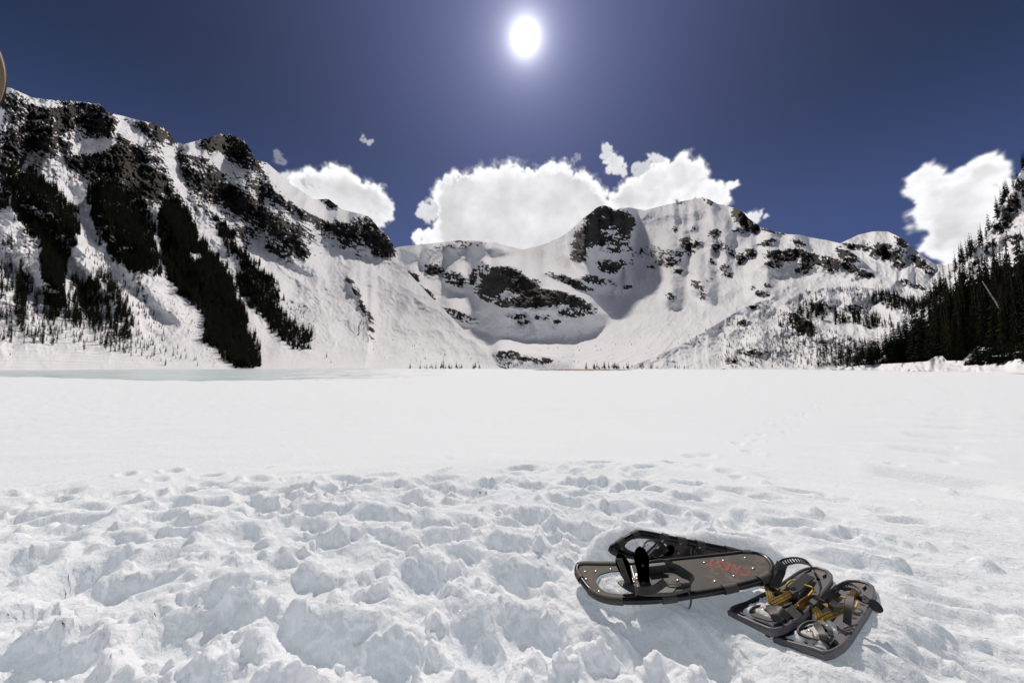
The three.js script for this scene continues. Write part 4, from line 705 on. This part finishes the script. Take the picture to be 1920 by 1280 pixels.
const A1 = [[1086, 1061], [1130, 1060], [1165, 1060], [1200, 1058], [1235, 1055], [1270, 1051], [1320, 1046], [1370, 1041], [1398, 1038], [1420, 1040], [1437, 1047], [1447, 1059], [1449, 1071], [1440, 1081], [1420, 1090], [1395, 1097], [1350, 1107], [1300, 1115], [1260, 1121], [1220, 1125], [1170, 1126], [1135, 1122], [1112, 1112], [1096, 1095], [1085, 1078], [1082, 1068]];
const A1hole = [[1118, 1086], [1123, 1078], [1133, 1074], [1147, 1071], [1165, 1070], [1188, 1073], [1205, 1082], [1208, 1094], [1200, 1105], [1186, 1112], [1165, 1113.5], [1148, 1112], [1134, 1108], [1124, 1100], [1119, 1092]];
{
  const S = snowshoe('large dark grey snowshoe in front with red lettering and upright rubber binding straps', PL.a1, V(PL.a1.at(1265, 1085).x, 0, PL.a1.at(1265, 1085).z)), pl = PL.a1, up = pl.n;
  const box = boxOf(pl, A1);
  const tex = deckTexture(pl, box, 1300, (x, w, h, to) => {
    grime(x, w, h, '#363431', 3, 420, 'rgba(96,90,80,');
    const r = rng(8); for (let i = 0; i < 120; i++) { const q = to(1330 + r() * 110, 1042 + r() * 50); x.fillStyle = r() < .5 ? 'rgba(58,48,38,.28)' : 'rgba(104,96,78,.28)'; x.beginPath(); x.ellipse(q[0], q[1], 8 + r() * 26, 3 + r() * 9, r() * 3, 0, 6.3); x.fill(); }
    lettering(x, to(1411, 1076.5), to(1329, 1054), 'CREST', '#8c2d22', 'italic bold SIZEpx sans-serif', 92);
    for (let i = 0; i < 70; i++) { const q = to(1328 + r() * 84, 1052 + r() * 26); x.fillStyle = 'rgba(62,57,50,' + (.25 + .5 * r()).toFixed(2) + ')'; x.beginPath(); x.ellipse(q[0], q[1], 2 + r() * 14, .8 + r() * 2.2, -.3 + r() * .6, 0, 6.3); x.fill(); }
    x.strokeStyle = '#6e261d'; x.lineWidth = 5; x.beginPath(); for (let i = 0; i <= 26; i++) { const t = i / 26, q = to(1106 + 4.5 * t + 2.6 * Math.sin(t * 23), 1071.5 + 27 * t + 1.2 * Math.cos(t * 31)); i ? x.lineTo(q[0], q[1]) : x.moveTo(q[0], q[1]); } x.stroke();
    for (let i = 0; i < 60; i++) { const q = to(1340 + r() * 60, 1062 + r() * 26); x.fillStyle = 'rgba(10,9,8,.75)'; x.beginPath(); x.ellipse(q[0], q[1], 1 + r() * 5, 1 + r() * 2.4, r() * 3, 0, 6.3); if (r() < .4) x.fill(); }
  });
  const m = std(rgb(1, 1, 1), .72, { map: tex });
  S.add('frame', tube(S.P(A1.map((q) => [q[0], q[1], -.002])), .0105, true, 12, 160), M.tube);
  S.add('deck', deckUV(plate(pl, A1, .004, .004, [A1hole], 0, 120), pl, box), m);
  const c = new THREE.CatmullRomCurve3(S.P(A1.map((q) => [q[0], q[1], -.002])), true, 'centripetal');
  const wrap = (a, b) => { const n = 12, p = []; for (let i = 0; i <= n; i++) p.push(c.getPointAt((lerp(a, b, i / n) + 1) % 1)); S.add('deck_tab', tube(p, .0132, false, 12, 24), M.tab); };
  const near = (px, py) => { const t = S.at(px, py, -.002); let best = 9, k = 0; for (let i = 0; i < 400; i++) { const d = c.getPointAt(i / 400).distanceTo(t); if (d < best) { best = d; k = i / 400; } } return k; };
  for (const [a, b] of [[[1084, 1062], [1160, 1060]], [[1107, 1107], [1168, 1126]], [[1083, 1074], [1090, 1088]], [[1392, 1038], [1410, 1038]], [[1443, 1078], [1424, 1089]], [[1380, 1100], [1356, 1106]], [[1268, 1120], [1240, 1124]]]) { let u = near(...a), v = near(...b); if (v < u) [u, v] = [v, u]; if (v - u > .5) [u, v] = [v, u + 1]; wrap(u, v); }
  for (const [x, y] of [[1097, 1072], [1117, 1071], [1099, 1086], [1123, 1109], [1145, 1067], [1321, 1055], [1357, 1051], [1398, 1046], [1413, 1066], [1377, 1080], [1341, 1090], [1294, 1079], [1181, 1062]]) stud(S, x, y);
  // binding
  S.add('axle', tube(S.P([[1184, 1063, .012], [1190, 1085, .014], [1196, 1119, .012]]), .006, false, 10), M.steel);
  S.add('crampon', plate(pl, [[1186, 1076], [1204, 1072], [1212, 1082], [1206, 1100], [1190, 1104], [1182, 1092]], .012, .003), M.steel);
  const bp = S.add('footbed', plate(pl, [[1183, 1096], [1198, 1078], [1218, 1074], [1250, 1077], [1272, 1083], [1292, 1090], [1295, 1098], [1288, 1104], [1266, 1110], [1236, 1113], [1206, 1112], [1188, 1107]], .024, .006, [], .002, 60), M.padGrey);
  for (const [x, y] of [[1241, 1087], [1271, 1088], [1189, 1091], [1194, 1085], [1196, 1100], [1206, 1092]]) stud(S, x, y, .027, .0048);
  S.add('heel_cup', ribbon(S.P([[1216, 1072, .030], [1246, 1064, .036], [1266, 1066, .036], [1284, 1076, .034], [1296, 1086, .032], [1294, 1096, .030], [1278, 1100, .028]]), .030, .004, [V(0, .3, 1), V(0, .3, 1), V(-.4, .3, .9), V(-.6, .3, .8), V(-1, .2, 0), V(0, .3, -1)]), M.rubber);
  const face = V(-.08, .12, 1).normalize();
  const lobe = S.add('toe_strap', paddle(S.at(1208, 1090, .026), S.at(1208, 1090, .026).add(V(-.006, .103, -.012)), .046, .006, face, .74), M.rubber);
  { const g = new THREE.SphereGeometry(.004, 10, 8), p = S.at(1208, 1090, .026).add(V(-.004, .052, .002)); g.translate(p.x, p.y, p.z); S.add('rivet', g, M.rubberGrey, lobe); }
  const L2 = S.add('toe_strap', paddle(S.at(1181, 1094, .02), S.at(1181, 1094, .02).add(V(-.030, .088, -.01)), .042, .006, V(-.5, .1, .9).normalize(), .5), M.rubber);
  { const b = S.at(1181, 1094, .02), ax = V(-.030, .088, -.01), pts = [.0, .3, .6, .9].map((t) => b.clone().addScaledVector(ax, t).add(V(-.006, 0, .007))); S.add('ladder', ribbon(pts, .02, .004, V(-.5, .1, .9)), M.rubberGrey, L2); for (let i = 0; i < 9; i++) { const g = new THREE.BoxGeometry(.017, .002, .002), p = b.clone().addScaledVector(ax, .18 + i * .08).add(V(-.0075, 0, .0098)); g.rotateY(-.5); g.translate(p.x, p.y, p.z); S.add('ridge', g, M.rubber, L2); } }
  S.add('side_strap', ribbon(S.P([[1163, 1090, .018], [1172, 1097, .022], [1184, 1103, .026], [1200, 1107, .03], [1218, 1107, .034], [1233, 1101, .044], [1247, 1090, .052]]), .021, .006, [V(0, 1, .4), V(0, 1, .7), V(0, .8, .9), V(0, .8, .9), V(-.2, .7, .9)]), M.rubberGrey);
  S.add('side_strap', ribbon(S.P([[1212, 1062, .03], [1230, 1057, .042], [1246, 1056, .045], [1256, 1058, .042], [1264, 1068, .034]]), .024, .005, V(0, .35, 1)), M.rubber);
  S.add('buckle', plate(pl, [[1214, 1058], [1246, 1055], [1248, 1059], [1216, 1063]], .05, .008, [], .002), M.rubberGrey);
  { const p = [...S.P([[1234, 1098, .035], [1244, 1096, .030], [1256, 1092, .036], [1270, 1094, .034], [1283, 1100, .026], [1291, 1109, .012]]), S.at(1296, 1120, -.012), S.at(1294, 1136, -.045), S.at(1288, 1148, -.062), S.at(1281, 1157, -.075)]; S.add('strap_tail', ribbon(p, .013, .003, [V(0, 1, .5), V(0, 1, .3), V(.3, .9, .3), V(.9, .4, .4), V(.9, .1, .5), V(.8, 0, .6)]), M.rubberGrey); }
  S.add('heel_plate', plate(pl, [[1230, 1100], [1248, 1098], [1268, 1102], [1262, 1110], [1236, 1111]], .029, .003), M.rubber);
}
const A2 = [[1145, 1031], [1160, 1019], [1180, 1007], [1197, 999], [1215, 1001], [1250, 1008], [1300, 1018], [1350, 1028], [1400, 1039], [1432, 1050], [1448, 1064], [1452, 1077], [1444, 1088], [1425, 1092], [1400, 1089], [1350, 1077], [1290, 1063], [1240, 1053], [1200, 1045], [1162, 1037]];
{
  const pl = PL.a2, S = snowshoe('large dark snowshoe lying behind upside down with its metal crampon teeth up', pl, V(pl.at(1300, 1040).x, 0, pl.at(1300, 1040).z));
  const holes = [[[1172, 1024], [1178, 1015], [1191, 1010], [1213, 1010], [1234, 1014], [1250, 1021], [1252, 1032], [1243, 1041], [1220, 1042], [1198, 1037], [1180, 1031]], [[1436, 1070], [1444, 1070], [1447, 1077], [1443, 1083], [1436, 1083]]];
  const box = boxOf(pl, A2), tex = deckTexture(pl, box, 1100, (x, w, h) => grime(x, w, h, '#5c5750', 13, 300, 'rgba(130,124,112,'));
  S.add('frame', tube(S.P(A2.map((q) => [q[0], q[1], .006])), .0115, true, 12, 160), M.tube);
  S.add('deck', deckUV(plate(pl, A2, -.001, .004, holes, 0, 110), pl, box), std(rgb(1, 1, 1), .55, { map: tex }));
  const tab = (a, b) => S.add('deck_tab', tube(S.P([[...a, .006], [(a[0] + b[0]) / 2, (a[1] + b[1]) / 2, .006], [...b, .006]]), .0142, false, 12, 8), M.tab);
  [[[1186, 1004], [1197, 999]], [[1158, 1021], [1171, 1012]], [[1146, 1030], [1157, 1036]], [[1242, 1006], [1253, 1008.5]], [[1269, 1012], [1286, 1015]], [[1305, 1019], [1321, 1022]], [[1360, 1030], [1378, 1034]]].forEach((q) => tab(...q));
  for (const [x, y, w, h] of [[1192, 1006, 8, 7], [1276, 1018, 14, 10], [1312, 1025, 12, 8], [1247, 1010, 8, 8], [1163, 1021, 9, 8]]) { S.add('deck_tab', plate(pl, [[x - w / 2, y - h / 2], [x + w / 2, y - h / 2], [x + w / 2, y + h * .3], [x + w * .3, y + h / 2], [x - w * .3, y + h / 2], [x - w / 2, y + h * .2]], .012, .004, [], .001), M.tab); stud(S, x, y + 1, .013, .0045); }
  for (const [x, y] of [[1272, 1036], [1297, 1037], [1307, 1027], [1166, 1028], [1158, 1025], [1293, 1043]]) stud(S, x, y, .003);
  { // crampon: a bent toothed plate
    const C = S.at(1222, 1031, .006), n = pl.n, e1 = pl.b.e1, e2 = pl.b.e2, R = .037, pos = [], idx = [], N = 40;
    for (let i = 0; i <= N; i++) { const a = lerp(-.35, Math.PI + .35, i / N), tooth = i % 4 < 2 ? .052 : .036, r = R * (1 + .12 * Math.sin(a)); for (const [k, rr] of [[0, r * .82], [tooth, r * 1.05], [tooth, r * 1.05 - .003], [0, r * .82 - .003]]) { const p = C.clone().addScaledVector(e1, -Math.cos(a) * rr * 1.15).addScaledVector(e2, Math.sin(a) * rr * .9).addScaledVector(n, k); pos.push(p.x, p.y, p.z); } if (i < N) for (let q = 0; q < 4; q++) { const a0 = i * 4 + q, b0 = i * 4 + (q + 1) % 4; idx.push(a0, b0, a0 + 4, b0, b0 + 4, a0 + 4); } }
    let g = bufGeo(pos, idx).toNonIndexed(); g.computeVertexNormals(); S.add('crampon', g, M.darkSteel);
    const bar = S.add('axle', tube([S.at(1210, 1041, .016), S.at(1242, 1011, .016)], .007, false, 10), M.steel);
    S.add('axle_strap', plate(pl, [[1239, 1003], [1252, 1005], [1247, 1015], [1236, 1012]], .018, .004, [], .001), M.tab);
    S.add('axle_strap', plate(pl, [[1205, 1038], [1226, 1034], [1230, 1042], [1210, 1047]], .016, .004, [], .001), M.padGrey);
  }
  S.add('toe_plate', plate(pl, [[1214, 1033], [1232, 1028], [1252, 1026], [1256, 1036], [1238, 1042], [1218, 1042]], .010, .003), M.padGrey);
  S.add('toe_strap', paddle(S.at(1248, 1041, .012), S.at(1262, 1024, .05), .028, .005, V(-.2, .7, .7).normalize(), .5), M.rubber);
  S.add('side_strap', ribbon(S.P([[1228, 1042, .014], [1240, 1036, .022], [1250, 1030, .03], [1256, 1024, .034]]), .012, .004, V(-.3, .9, .4)), M.rubberGrey);
  S.add('buckle', plate(pl, [[1244, 1043], [1262, 1041], [1265, 1047], [1246, 1050]], .022, .010, [], .002), M.rubber);
  const cl = S.add('heel_crampon', plate(pl, [[1284, 1047], [1290, 1041], [1300, 1042], [1306, 1046], [1302, 1050], [1290, 1052]], .006, .004), M.rubber);
  for (const [x, y, d] of [[1290, 1045, 0], [1298, 1046, 1], [1303, 1047, 0], [1296, 1031, 1], [1304, 1034, 0]]) { const g = new THREE.ConeGeometry(.009, .028, 4); const p = S.at(x, y, .014); g.rotateX(d * .3); g.translate(p.x, p.y, p.z); S.add('tooth', g, M.darkSteel, cl); }
  S.add('heel_plate', plate(pl, [[1294, 1028], [1304, 1026], [1316, 1032], [1322, 1044], [1310, 1042]], .005, .004), M.plasticDark);
  S.add('tail_clip', plate(pl, [[1434, 1055], [1440, 1056], [1447, 1064], [1438, 1068], [1432, 1064]], .016, .005, [], .001), M.tab);
}
function smallShoe(S, out, opening, diamonds, textA, textB, seed) {
  const pl = S.pl, box = boxOf(pl, out);
  const tex = deckTexture(pl, box, 1700, (x, w, h, to) => { grime(x, w, h, '#58565c', seed, 240, 'rgba(118,114,122,'); lettering(x, to(...textA), to(...textB), 'FLEX', '#a98432', 'bold SIZEpx sans-serif', 34); });
  const m = std(rgb(1, 1, 1), .42, { map: tex });
  S.add('deck', deckUV(plate(pl, out, 0, .010, [opening, ...diamonds], .0025), pl, box), m);
  const c = out.map((q) => S.at(q[0], q[1], .001)), mid = c.reduce((a, b) => a.add(b), V()).multiplyScalar(1 / c.length); // summed into a fresh vector
  const rim = out.map((q) => { const p = S.at(q[0], q[1], .004); return p.lerp(mid, .045); });
  S.add('rim', tube(rim, .0044, true, 10, 140), M.plastic);
  return box;
}
const webN = (S, list, w = .017, face) => S.add('webbing_strap', ribbon(S.P(list), w, .0025, face), M.webbing);
{ // the left one of the small pair
  const pl = PL.b1, S = snowshoe('left small grey plastic snowshoe with an arched perforated strap and yellow webbing', pl, V(pl.at(1470, 1115).x, 0, pl.at(1470, 1115).z)), n = pl.n;
  smallShoe(S, [[1366, 1146], [1400, 1129], [1437, 1110], [1470, 1090], [1500, 1070], [1515, 1064], [1533, 1063], [1552, 1069], [1560, 1077], [1560, 1088], [1548, 1106], [1530, 1128], [1512, 1148], [1495, 1163], [1478, 1175], [1462, 1182], [1446, 1184], [1430, 1178]],
    [[1386, 1150], [1407, 1139], [1428, 1127], [1452, 1122], [1476, 1140], [1475, 1154], [1463, 1166], [1448, 1175], [1420, 1164]],
    [[[1508, 1075], [1523, 1068], [1522, 1073], [1511, 1077]], [[1508, 1079], [1517, 1078], [1511, 1086]], [[1530, 1086], [1535, 1083], [1540, 1088], [1534, 1091]], [[1543, 1080], [1551, 1077], [1551, 1084], [1545, 1088]]], [1546, 1079], [1527, 1072], 21);
  for (const [x, y] of [[1402, 1141], [1468, 1172], [1491, 1082], [1474, 1091], [1526, 1109]]) { const g = new THREE.CylinderGeometry(.006, .006, .003, 14); g.applyQuaternion(new THREE.Quaternion().setFromUnitVectors(V(0, 1, 0), n)); const p = S.at(x, y, .0025); g.translate(p.x, p.y, p.z); S.add('slot', g, M.rubber); }
  for (const [x, y] of [[1384, 1155], [1441, 1183]]) { const g = new THREE.BoxGeometry(.018, .024, .010); const p = S.at(x, y, -.018); g.rotateY(.6); g.translate(p.x, p.y, p.z); S.add('traction_cleat', g, M.rubber); }
  S.add('toe_plate', plate(pl, [[1408, 1144], [1420, 1136], [1440, 1136], [1450, 1150], [1447, 1164], [1430, 1160], [1412, 1154]], .014, .003, [], .0005, 40), M.padGrey);
  S.add('footbed', plate(pl, [[1452, 1134], [1470, 1124], [1488, 1124], [1487, 1134], [1474, 1150], [1462, 1148]], .016, .004, [], .001), M.plasticDark);
  stud(S, 1431, 1143, .016); stud(S, 1466, 1133, .018);
  S.add('toe_strap', ribbon(S.P([[1434, 1138, .018], [1446, 1142, .026], [1454, 1152, .026], [1457, 1166, .012]]), .024, .006, [V(-.2, 1, .3), V(-.5, .9, .2), V(-.8, .5, .3)]), M.rubber);
  S.add('toe_strap', ribbon(S.P([[1448, 1138, .02], [1462, 1144, .024], [1472, 1152, .018], [1480, 1159, .012]]), .024, .005, V(-.3, 1, .3)), M.rubber);
  S.add('toe_loop', tube(S.P([[1407, 1150, .012], [1409, 1143, .02], [1418, 1137, .02], [1432, 1136, .018]]), .0035, false, 8), M.rubber);
  const post = S.add('heel_strap', ribbon([S.at(1446, 1109, .03), S.at(1452, 1099, .045), S.at(1459, 1086, .062), S.at(1465, 1073, .078), S.at(1467, 1064, .086)], .02, .006, V(-.5, .3, .9)), M.rubber);
  S.add('buckle', (() => { const g = new THREE.BoxGeometry(.026, .03, .014); g.rotateZ(-.4); const p = S.at(1464, 1064, .088); g.translate(p.x, p.y, p.z); return g; })(), M.rubber);
  { // perforated strap: two edges and the bars between the holes
    const arch = [[1463, 1060, .09], [1472, 1054, .10], [1483, 1051, .10], [1496, 1050, .09], [1508, 1052, .075], [1518, 1057, .05], [1524, 1065, .012]].map((q) => S.at(...q)), cv = new THREE.CatmullRomCurve3(arch, false, 'centripetal'), f = V(-.1, .75, .65).normalize(), st = S.add('ladder_strap', ribbon(arch, .003, .003, f), M.rubber);
    const side = (s) => { const p = []; for (let i = 0; i <= 30; i++) { const t = i / 30, c = cv.getPoint(t), T = cv.getTangent(t), W = T.clone().cross(f).normalize(); p.push(c.addScaledVector(W, s)); } return p; };
    st.geometry = (() => { const a = ribbon(side(.0075), .0055, .003, f, 30), b = ribbon(side(-.0075), .0055, .003, f, 30), g = mergeGeometries([a, b]); g.translate(-S.o.position.x, -S.o.position.y, -S.o.position.z); return g; })();
    const A = side(.006), B = side(-.006); for (let i = 1; i < 30; i += 2) S.add('strap_bar', tube([A[i], B[i]], .0024, false, 6, 1), M.rubber, st);
  }
  webN(S, [[1438, 1090, .05], [1440, 1104, .042], [1444, 1120, .034], [1447, 1134, .026]], .017, V(-.3, .5, .9));
  webN(S, [[1446, 1131, .03], [1458, 1125, .034], [1470, 1119, .036], [1484, 1111, .036]], .015, V(0, .8, .6));
  webN(S, [[1449, 1135, .022], [1462, 1130, .026], [1474, 1122, .03], [1485, 1113, .033]], .014, V(0, .5, .8));
  webN(S, [[1442, 1091, .05], [1452, 1100, .044], [1466, 1108, .040], [1484, 1111, .036]], .006, V(0, .8, .6));
  S.add('side_strap', ribbon(S.P([[1443, 1096, .045], [1447, 1110, .036], [1456, 1122, .028], [1470, 1114, .032]]), .03, .004, V(-.1, .7, .7)), M.rubber);
  S.add('side_strap', ribbon(S.P([[1478, 1113, .034], [1490, 1104, .03], [1502, 1093, .024], [1512, 1084, .018], [1519, 1080, .014]]), .026, .006, [V(0, 1, .2), V(-.1, 1, .2)]), M.rubber);
  S.add('buckle', plate(pl, [[1480, 1106], [1490, 1100], [1496, 1108], [1487, 1114]], .042, .012, [], .002), M.rubber);
  S.add('side_strap', ribbon(S.P([[1490, 1108, .03], [1490, 1122, .022], [1486, 1134, .014]]), .016, .004, V(-.5, .8, .3)), M.rubber);
  S.add('wire_bail', tube(S.P([[1473, 1101, .012], [1477, 1094, .022], [1484, 1088.5, .026], [1491, 1089, .024], [1498, 1092, .022], [1510, 1097, .022], [1518, 1099, .022], [1526, 1103, .022], [1523, 1109, .016], [1516, 1117, .010]]), .0026, false, 8, 60), M.yellow);
  for (let k = 0; k < 4; k++) S.add('traction_rib', tube(S.P([[1499 + k * 4, 1118 - k * 5, .003], [1507 + k * 4, 1119 - k * 5, .003]]), .0018, false, 6, 2), M.rubberGrey);
  S.add('webbing_strap', ribbon([S.at(1494, 1143, .012), S.at(1503, 1134, .028), S.at(1514, 1126, .034), S.at(1524, 1122, .036), S.at(1534, 1122, .034)], .018, .003, V(.3, .6, .8)), M.webbingBrown);
  S.add('side_strap', ribbon(S.P([[1484, 1156, .008], [1490, 1149, .012], [1497, 1142, .016]]), .03, .006, V(-.2, 1, .3)), M.rubber);
  S.add('pull_tag', plate(pl, [[1494, 1131], [1500, 1126], [1503, 1129], [1497, 1135]], .03, .003), M.yellow);
}
{ // the right one
  const pl = PL.b2, S = snowshoe('right small grey plastic snowshoe with a round ended black strap sticking out sideways', pl, V(pl.at(1550, 1155).x, 0, pl.at(1550, 1155).z)), n = pl.n;
  smallShoe(S, [[1451, 1197], [1480, 1176], [1509, 1153], [1535, 1130], [1560, 1105], [1575, 1094], [1590, 1088], [1612, 1088], [1628, 1092], [1638, 1099], [1641, 1112], [1636, 1130], [1625, 1150], [1609, 1174], [1595, 1196], [1580, 1213], [1562, 1224], [1545, 1228], [1528, 1222]],
    [[1474, 1197], [1497, 1182], [1515, 1169], [1545, 1164], [1570, 1176], [1573, 1190], [1561, 1206], [1545, 1218], [1510, 1209]],
    [[[1584, 1097], [1592, 1092], [1595, 1096]], [[1580, 1106], [1591, 1107], [1583, 1110]], [[1608, 1112], [1616, 1109], [1616, 1115]], [[1618, 1104], [1625, 1099], [1627, 1106], [1621, 1110]]], [1621, 1100], [1600, 1094.5], 33);
  for (const [x, y] of [[1484, 1186], [1566, 1209], [1602, 1158], [1617, 1133]]) { const g = new THREE.CylinderGeometry(.006, .006, .003, 14); g.applyQuaternion(new THREE.Quaternion().setFromUnitVectors(V(0, 1, 0), n)); const p = S.at(x, y, .0025); g.translate(p.x, p.y, p.z); S.add('slot', g, M.rubber); }
  for (const [x, y] of [[1464, 1205], [1544, 1230]]) { const g = new THREE.BoxGeometry(.02, .026, .011); const p = S.at(x, y, -.018); g.rotateY(.6); g.translate(p.x, p.y, p.z); S.add('traction_cleat', g, M.rubber); }
  S.add('toe_plate', plate(pl, [[1498, 1184], [1506, 1174], [1522, 1168], [1540, 1170], [1554, 1180], [1558, 1193], [1548, 1200], [1526, 1197], [1508, 1192]], .016, .004, [], .001, 50), M.padGrey);
  S.add('toe_loop', tube(S.P([[1498, 1186, .016], [1503, 1174, .022], [1518, 1166, .026], [1536, 1167, .026], [1553, 1176, .024], [1560, 1190, .018], [1552, 1201, .014], [1528, 1198, .012], [1508, 1193, .012]]), .0042, true, 8, 70), M.rubber);
  S.add('toe_strap', ribbon(S.P([[1530, 1168, .026], [1538, 1178, .03], [1543, 1190, .026], [1545, 1200, .018]]), .016, .005, V(-.6, .8, .2)), M.rubber);
  S.add('toe_strap', ribbon(S.P([[1534, 1166, .028], [1546, 1170, .03], [1556, 1180, .028], [1559, 1192, .02]]), .012, .004, V(-.3, .9, .3)), M.rubber);
  stud(S, 1518, 1182, .018); stud(S, 1552, 1173, .03, .004);
  { const pos = []; const g = plate(pl, [[1502, 1198], [1556, 1205], [1552, 1211], [1546, 1206], [1540, 1210], [1534, 1204], [1526, 1208], [1520, 1202], [1512, 1204]], .006, .004); S.add('crampon', g, M.rubber); }
  webN(S, [[1526, 1140, .05], [1533, 1146, .044], [1536, 1155, .036], [1537, 1163, .03]], .017, [V(-.4, .6, .8), V(-.5, .6, .8)]);
  webN(S, [[1537, 1163, .03], [1549, 1156, .034], [1566, 1149, .036], [1586, 1141, .036]], .016, V(0, .7, .7));
  webN(S, [[1536, 1126, .052], [1548, 1133, .05], [1560, 1140, .046]], .015, V(.2, .8, .6));
  webN(S, [[1562, 1142, .04], [1572, 1140, .038], [1586, 1138, .036]], .013, V(0, .8, .6));
  S.add('side_strap', ribbon(S.P([[1528, 1138, .045], [1526, 1152, .03], [1530, 1164, .022]]), .02, .004, V(-.8, .5, .4)), M.rubber);
  for (const [x, y, a] of [[1538, 1127, .5], [1565, 1139, .1], [1530, 1133, .9]]) { const g = new THREE.BoxGeometry(.022, .014, .016); g.rotateZ(-a); const p = S.at(x, y, .052); g.translate(p.x, p.y, p.z); S.add('buckle', g, M.rubber); }
  S.add('side_strap', ribbon(S.P([[1546, 1150, .02], [1558, 1138, .018], [1568, 1126, .016], [1575, 1119, .016]]), .014, .004, V(0, 1, .2)), M.rubber);
  S.add('side_strap', ribbon(S.P([[1589, 1170, .014], [1590, 1156, .032], [1592, 1140, .050], [1596, 1118, .07]]), .017, .005, V(-.9, .3, .4)), M.rubber);
  S.add('side_strap', ribbon(S.P([[1585, 1148, .03], [1588, 1134, .046], [1594, 1116, .066]]), .012, .005, V(-.2, .4, .9)), M.rubberGrey);
  { const f = V(.1, .6, .8).normalize();
    const arch = [[1570, 1108, .04], [1577, 1102, .056], [1588, 1099, .064], [1599, 1101, .06], [1609, 1107, .046], [1613, 1111, .036]].map((q) => S.at(...q)), st = S.add('ladder_strap', ribbon(arch, .021, .003, f), M.rubber), cv = new THREE.CatmullRomCurve3(arch, false, 'centripetal');
    for (let i = 0; i < 7; i++) { const p = cv.getPoint(.3 + i * .08).addScaledVector(f, .0018), g = new THREE.CylinderGeometry(.0034, .0034, .0016, 10); g.applyQuaternion(new THREE.Quaternion().setFromUnitVectors(V(0, 1, 0), f)); g.translate(p.x, p.y, p.z); S.add('eyelet', g, M.rivet, st); }
    S.add('side_strap', ribbon(S.P([[1571, 1109, .038], [1564, 1116, .028], [1556, 1126, .016]]), .02, .004, V(-.3, .8, .5)), M.rubber);
    const tail = [[1603, 1115, .062], [1613, 1119, .062], [1624, 1125, .058], [1634, 1131, .055], [1642, 1136, .054]].map((q) => S.at(...q)), tl = S.add('strap_tail', ribbon(tail, .026, .004, V(0, .75, .65)), M.rubber), ct = new THREE.CatmullRomCurve3(tail, false, 'centripetal');
    for (let i = 0; i < 3; i++) { const p = ct.getPoint(.12 + i * .16).add(V(0, .0026, .0022)), g = new THREE.CylinderGeometry(.003, .003, .0016, 10); g.rotateX(.8); g.translate(p.x, p.y, p.z); S.add('eyelet', g, M.rivet, tl); }
    const e = tail[tail.length - 1], g = new THREE.CylinderGeometry(.0155, .0155, .006, 24); g.rotateX(.72); g.translate(e.x, e.y, e.z); S.add('strap_end', g, M.rubber, tl);
    S.add('buckle', (() => { const b = new THREE.BoxGeometry(.014, .022, .012); b.rotateZ(-.6); const p = S.at(1602, 1115, .066); b.translate(p.x, p.y, p.z); return b; })(), M.webbingBrown);
  }
  S.add('wire_bail', tube(S.P([[1556, 1123, .012], [1560, 1118, .022], [1566, 1117, .024], [1578, 1119, .022], [1592, 1122, .022], [1602, 1124, .022], [1608, 1128, .022], [1607, 1134, .018], [1602, 1143, .010]]), .0026, false, 8, 60), M.yellow);
}
{ // something tan that hangs in at the left edge of the view, close to the camera
  const w = (px, py, d) => { const r = ray(px, py); return V(r.x * d, EYE.y + r.y * d, r.z * d); };
  const pts = [[-98, 30], [-54, 52], [-27, 80], [-12, 115], [-8, 145], [-15, 180], [-37, 212], [-88, 250]].map((q) => w(q[0], q[1], .42)), o = thing('strap', 'curved tan leather strap loop poking in at the upper left edge', 'strap', pts[3]);
  const g = ribbon(pts, .016, .006, V(.2, -.2, 1), 60); g.translate(-pts[3].x, -pts[3].y, -pts[3].z); mesh('band', g, M.tanDark, o);
  const e = tube(pts.map((p, i) => p.clone().add(V(.0072, 0, .0))), .0028, false, 8, 60); e.translate(-pts[3].x, -pts[3].y, -pts[3].z); mesh('edge_piping', e, M.tanEdge, o);
}

{ // glinting ice grains on the melting crust
  const rd = rng(77), n = 1500, g = new THREE.CircleGeometry(1, 6), o = new THREE.InstancedMesh(g, std(rgb(.92, .94, .97), .16), n), mt = new THREE.Matrix4(), q = new THREE.Quaternion();
  for (let i = 0; i < n; i++) {
    const px = -40 + rd() * 2000, py = 880 + Math.pow(rd(), .8) * 420, p = atHeight(px, py, 0), y = groundY(p.x, p.z); p.y = y + .0022;
    const view = EYE.clone().sub(p).normalize(), half = view.add(SUN).normalize(), nn = half.add(V(rd() - .5, rd() - .5, rd() - .5).multiplyScalar(.5)).normalize(), s = .0005 + .0007 * rd() * rd();
    q.setFromUnitVectors(V(0, 0, 1), nn); mt.compose(p, q, V(s, s, s)); o.setMatrixAt(i, mt);
  }
  o.name = numbered('ice_grains'); o.castShadow = o.receiveShadow = true; tag(o, 'tiny glinting ice grains on the foreground snow', 'ice grains', null, 'stuff'); scene.add(o);
}

renderer.render(scene, camera);
